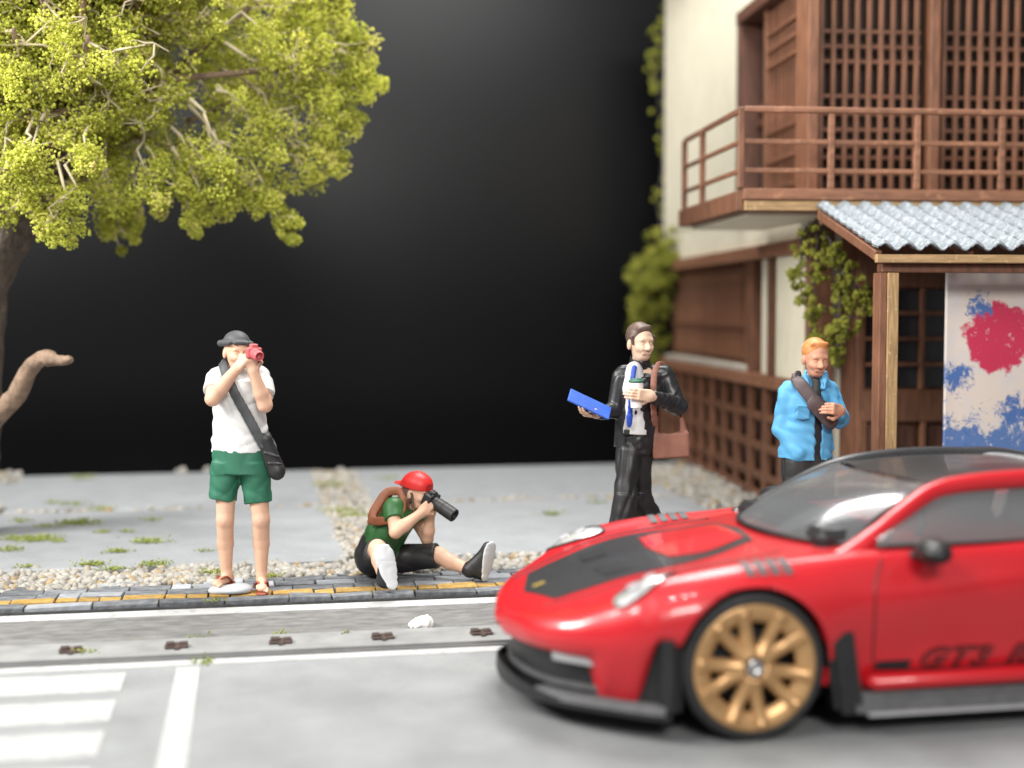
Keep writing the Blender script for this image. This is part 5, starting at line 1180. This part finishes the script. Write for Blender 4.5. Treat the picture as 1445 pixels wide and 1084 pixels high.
for an, dv in ((aL, (-.25, -1, 0)), (aR, (.25, -1, 0))):
    S = Sculpt(.006); d = vnorm(dv); h0 = np.array([an[0], an[1], .045]) - d * .06; S.cap(h0, h0 + d * .24, .040, .042, .02, sq=(C_, .7)); S.cap(np.array([an[0], an[1], .09]), h0 + d * .12, .045, .03, .02); S.cut((0, 0, .004), (0, 0, -1)); obj('shoe', S.mesh('shoe'), M_blkg, biz)
S = Sculpt(.0045); S.ell(hp(-.016, 0, .046), (.108, .0885, .097), HM, .01); S.cut(hp(.072, 0, .074), HM @ np.array([1, 0, -.62])); S.cut(hp(0, 0, -.055), HM @ np.array([0, 0, -1])); S.cap(hp(.058, -.045, .092), hp(.052, .035, .104), .010, .011, .03); S.cap(hp(.03, -.082, .04), hp(.035, -.076, -.005), .012, .008, .01); S.cap(hp(.03, .082, .04), hp(.035, .076, -.005), .012, .008, .01)
for l in (-1, 1): S.ell(hp(-.008, .080 * l, -.020), (.034, .02, .044), HM, .008, 's')
S.folds(.0022, 75, 8, (1, 1, .3)); obj('hair', S.mesh('hair'), M_hairb, biz)
S = Sculpt(.004)
q0, q1, q2, q3 = f(794, 565, -.28), f(812, 553, -.08), f(872, 580, -.07), f(850, 593, -.28)
cc = (q0 + q1 + q2 + q3) / 4 + np.array([0, 0, .010]); ux = vnorm((q2 + q3) - (q0 + q1)); vy = (q1 + q2) - (q0 + q3); vy = vnorm(vy - ux * (vy @ ux)); FM = np.stack([ux, vy, np.cross(ux, vy)], 1)
S.box(cc, (.155, .090, .007), FM, .003); gadget(S, 'folder', M_bluef, f, 'blue folder carried flat in the hand of the leather-jacket man', 'folder')
cup = empty('coffee_cup'); f.put(cup); tag(cup, 'white paper cup with dark green lid in the hand of the tie-wearing man', 'cup')
S = Sculpt(.004); b0, b1 = f(898.5, 576, -.205), f(898, 540, -.205); S.tub(b0, b1, .038, .050, .005); obj('cup_body', S.mesh('cup_body'), M_cup, cup)
S = Sculpt(.004); S.tub(b1 + C_ * .001, b1 + C_ * .018, .054, .050, .004); S.tub(b1 + C_ * .016, b1 + C_ * .03, .040, .036, .005); obj('lid', S.mesh('lid'), M_lid, cup)
tote = empty('tote_bag'); f.put(tote); tag(tote, 'brown tote bag hanging from the shoulder of the leather-jacket man', 'bag')
S = Sculpt(.005); S.box(f(947, 629, .0), (.128, .035, .088), np.array([[.99, 0, -.06], [0, 1, 0], [.06, 0, .99]]), .018); S.cap(f(922, 628, .0), f(926, 590, -.01), .034, .020, .02, sq=(B_, .8)); S.cap(f(969, 628, .0), f(962, 592, .01), .034, .020, .02, sq=(B_, .8)); S.ell(f(945, 596, 0), (.072, .08, .085), None, .012, 's'); S.folds(.002, 30, 5); obj('bag_body', S.mesh('bag_body'), M_tote, tote)
S = Sculpt(.005); ribbon(S, [f(924.5, 600, -.04), f(922.5, 570, -.13), f(922.5, 545, -.14), f(924, 525, -.08), f(930, 514, .03), f(936, 516, .08)], .020, .009, -B_); ribbon(S, [f(936, 516, .08), f(950, 545, .16), f(962, 592, .02)], .018, .009, A_); obj('strap', S.mesh('strap'), M_tote, tote)

# ---------- 4. man in light blue jacket with dark sling bag
f = Fig(1140, 829)
S = Sculpt(.0048); fw = (.18, -.97, -.16); hc = f(1151, 506, -.03)
hp, HM = head(S, hc, fw, (0, 0, 1), 1.06)
S.cap(f(1151, 538, .02), f(1151, 518, .0), .056, .054, .02); S.ell(f(1143, 577, .02), (.14, .09, .17), None, .03); S.ell(f(1140, 640, .02), (.135, .09, .11), None, .03); S.cap(f(1118, 556, .02), f(1166, 553, .02), .046, k=.03)
shL, shR = f(1113, 556, .02), f(1170, 552, .02); eL, eR = f(1105, 605, .03), f(1186, 592, -.04); wL, wR = f(1127, 638, -.07), f(1187, 580, -.19)
limb(S, [shL, eL, wL], [.056, .046, .032]); limb(S, [shR, eR, wR], [.054, .044, .031]); hand(S, wR, f(1176, 577, -.25) - wR, (-.55, .8, -.1), -1, (.75, .8, .85, .9), (.6, .5), 1.05); hand(S, wL, f(1138, 648, .02) - wL, (.1, .0, -.9), 1, (.2, .2, .2, .2), (.9, .2), .9)
hL, hR = f(1128, 655, .02), f(1156, 655, .02); kL, kR = f(1124, 735, -.02), f(1162, 735, .02); aL, aR = f(1120, 810, .0), f(1166, 812, .06); aL[2] = aR[2] = .09
limb(S, [hL, kL, aL], [.09, .062, .042]); limb(S, [hR, kR, aR], [.09, .062, .042])
blu = obj('person', S.mesh('person'), M_skin3); f.put(blu)
tag(blu, 'miniature ginger-haired man in open light blue jacket standing behind the car', 'figurine', 'miniature figures by the road')
S = Sculpt(.0052)
S.tub(f(1142, 556, .02), f(1138, 648, .02), .172, .186, .02, sq=(B_, .70)); S.cap(f(1115, 551, .02), f(1168, 548, .02), .068, k=.03); S.ell(f(1142, 575, .02), (.178, .128, .16), None, .03)
limb(S, [shL, eL, wL + (wL - eL) * .08], [.072, .066, .054]); limb(S, [shR, eR, eR + (wR - eR) * .8], [.068, .062, .046]); S.tub(f(1151, 545, .015), f(1151, 525, .005), .105, .082, .02)
S.ell(f(1151, 522, -.005), (.066, .07, .05), None, .008, 's'); S.cap(f(1152, 518, -.09), f(1155, 548, -.13), .040, .050, .008, 's', sq=(B_, 1.6))
S.cap(f(1136, 531, -.05), f(1143, 546, -.10), .012, .016, .012); S.cap(f(1166, 530, -.05), f(1164, 546, -.10), .012, .016, .012)
for px0_, py0_, px1_, py1_, r in ((1154, 530, 1158, 575, .042), (1158, 575, 1158, 665, .030)): S.cap(f(px0_, py0_, -.11), f(px1_, py1_, -.14), r, r, .006, 's', sq=(B_, 2.0))
S.cap(f(1152, 528, -.10), f(1154, 556, -.15), .052, .040, .006, 's', sq=(B_, 1.6))
S.box(f(1134, 583, -.118), (.048, .010, .045), None, .008, .008); S.cap(f(1127, 573, -.128), f(1147, 573, -.13), .006, k=.006)
S.tub(f(1138, 638, .02), f(1138, 665, .02), .164, .166, .008, 's', sq=(B_, .66)); S.folds(.010, 66, 23, (.8, .8, 1.1), 3); obj('jacket', S.mesh('jacket'), M_bluej, blu)
S = Sculpt(.0056); S.tub(f(1143, 565, .02), f(1140, 655, .02), .15, .155, .04, sq=(B_, .74)); S.ell(f(1144, 572, .02), (.148, .112, .16), None, .04); S.cap(f(1151, 548, .0), f(1151, 540, .0), .068, .060, .04); obj('tee', S.mesh('tee'), M_blk, blu)
S = Sculpt(.0056); S.tub(f(1140, 640, .02), f(1141, 672, .02), .160, .165, .02, sq=(B_, .74)); limb(S, [hL, kL], [.106, .088], .03); S.tub(kL - (aL - kL) * .1, aL - C_ * .05, .088, .075, .03); limb(S, [hR, kR], [.106, .088], .03); S.tub(kR - (aR - kR) * .1, aR - C_ * .05, .088, .075, .03); S.folds(.010, 40, 3); obj('trousers', S.mesh('trousers'), M_blk, blu)
for an in (aL, aR):
    S = Sculpt(.006); h0 = np.array([an[0], an[1] + .06, .045]); S.cap(h0, h0 - B_ * .24, .040, .042, .02, sq=(C_, .7)); S.cap(np.array([an[0], an[1], .09]), h0 - B_ * .12, .045, .03, .02); S.cut((0, 0, .004), (0, 0, -1)); obj('shoe', S.mesh('shoe'), M_blk, blu)
S = Sculpt(.0045); S.ell(hp(-.018, 0, .046), (.106, .086, .094), HM, .01); S.cut(hp(.066, 0, .066), HM @ np.array([1, 0, -.7])); S.cut(hp(0, 0, -.03), HM @ np.array([0, 0, -1])); S.cap(hp(.052, -.05, .104), hp(.048, .05, .106), .010, .010, .03)
for l in (-1, 1): S.ell(hp(-.008, .080 * l, -.020), (.034, .02, .044), HM, .008, 's')
S.folds(.002, 75, 5, (1, 1, .3)); obj('hair', S.mesh('hair'), M_hairo, blu)
sb = empty('sling_bag'); f.put(sb); tag(sb, 'dark brown sling bag across a light blue jacket', 'bag')
S = Sculpt(.005); ribbon(S, [f(1128, 532, .07), f(1124, 533, .0), f(1130, 542, -.09), f(1143, 558, -.135), f(1155, 573, -.145)], .040, .012, -B_); ribbon(S, [f(1172, 592, -.12), f(1184, 600, -.02), f(1182, 595, .10)], .020, .010, A_); obj('strap', S.mesh('strap'), M_dbag, sb)
S = Sculpt(.005); S.cap(f(1152, 570, -.150), f(1172, 590, -.145), .058, .064, .02, sq=(B_, .42)); S.cap(f(1170, 586, -.15), f(1174, 600, -.14), .046, .024, .02, sq=(B_, .6)); S.cap(f(1148, 560, -.16), f(1176, 580, -.175), .007, k=.01); S.folds(.003, 40, 4); obj('pouch', S.mesh('pouch'), M_dbag, sb)
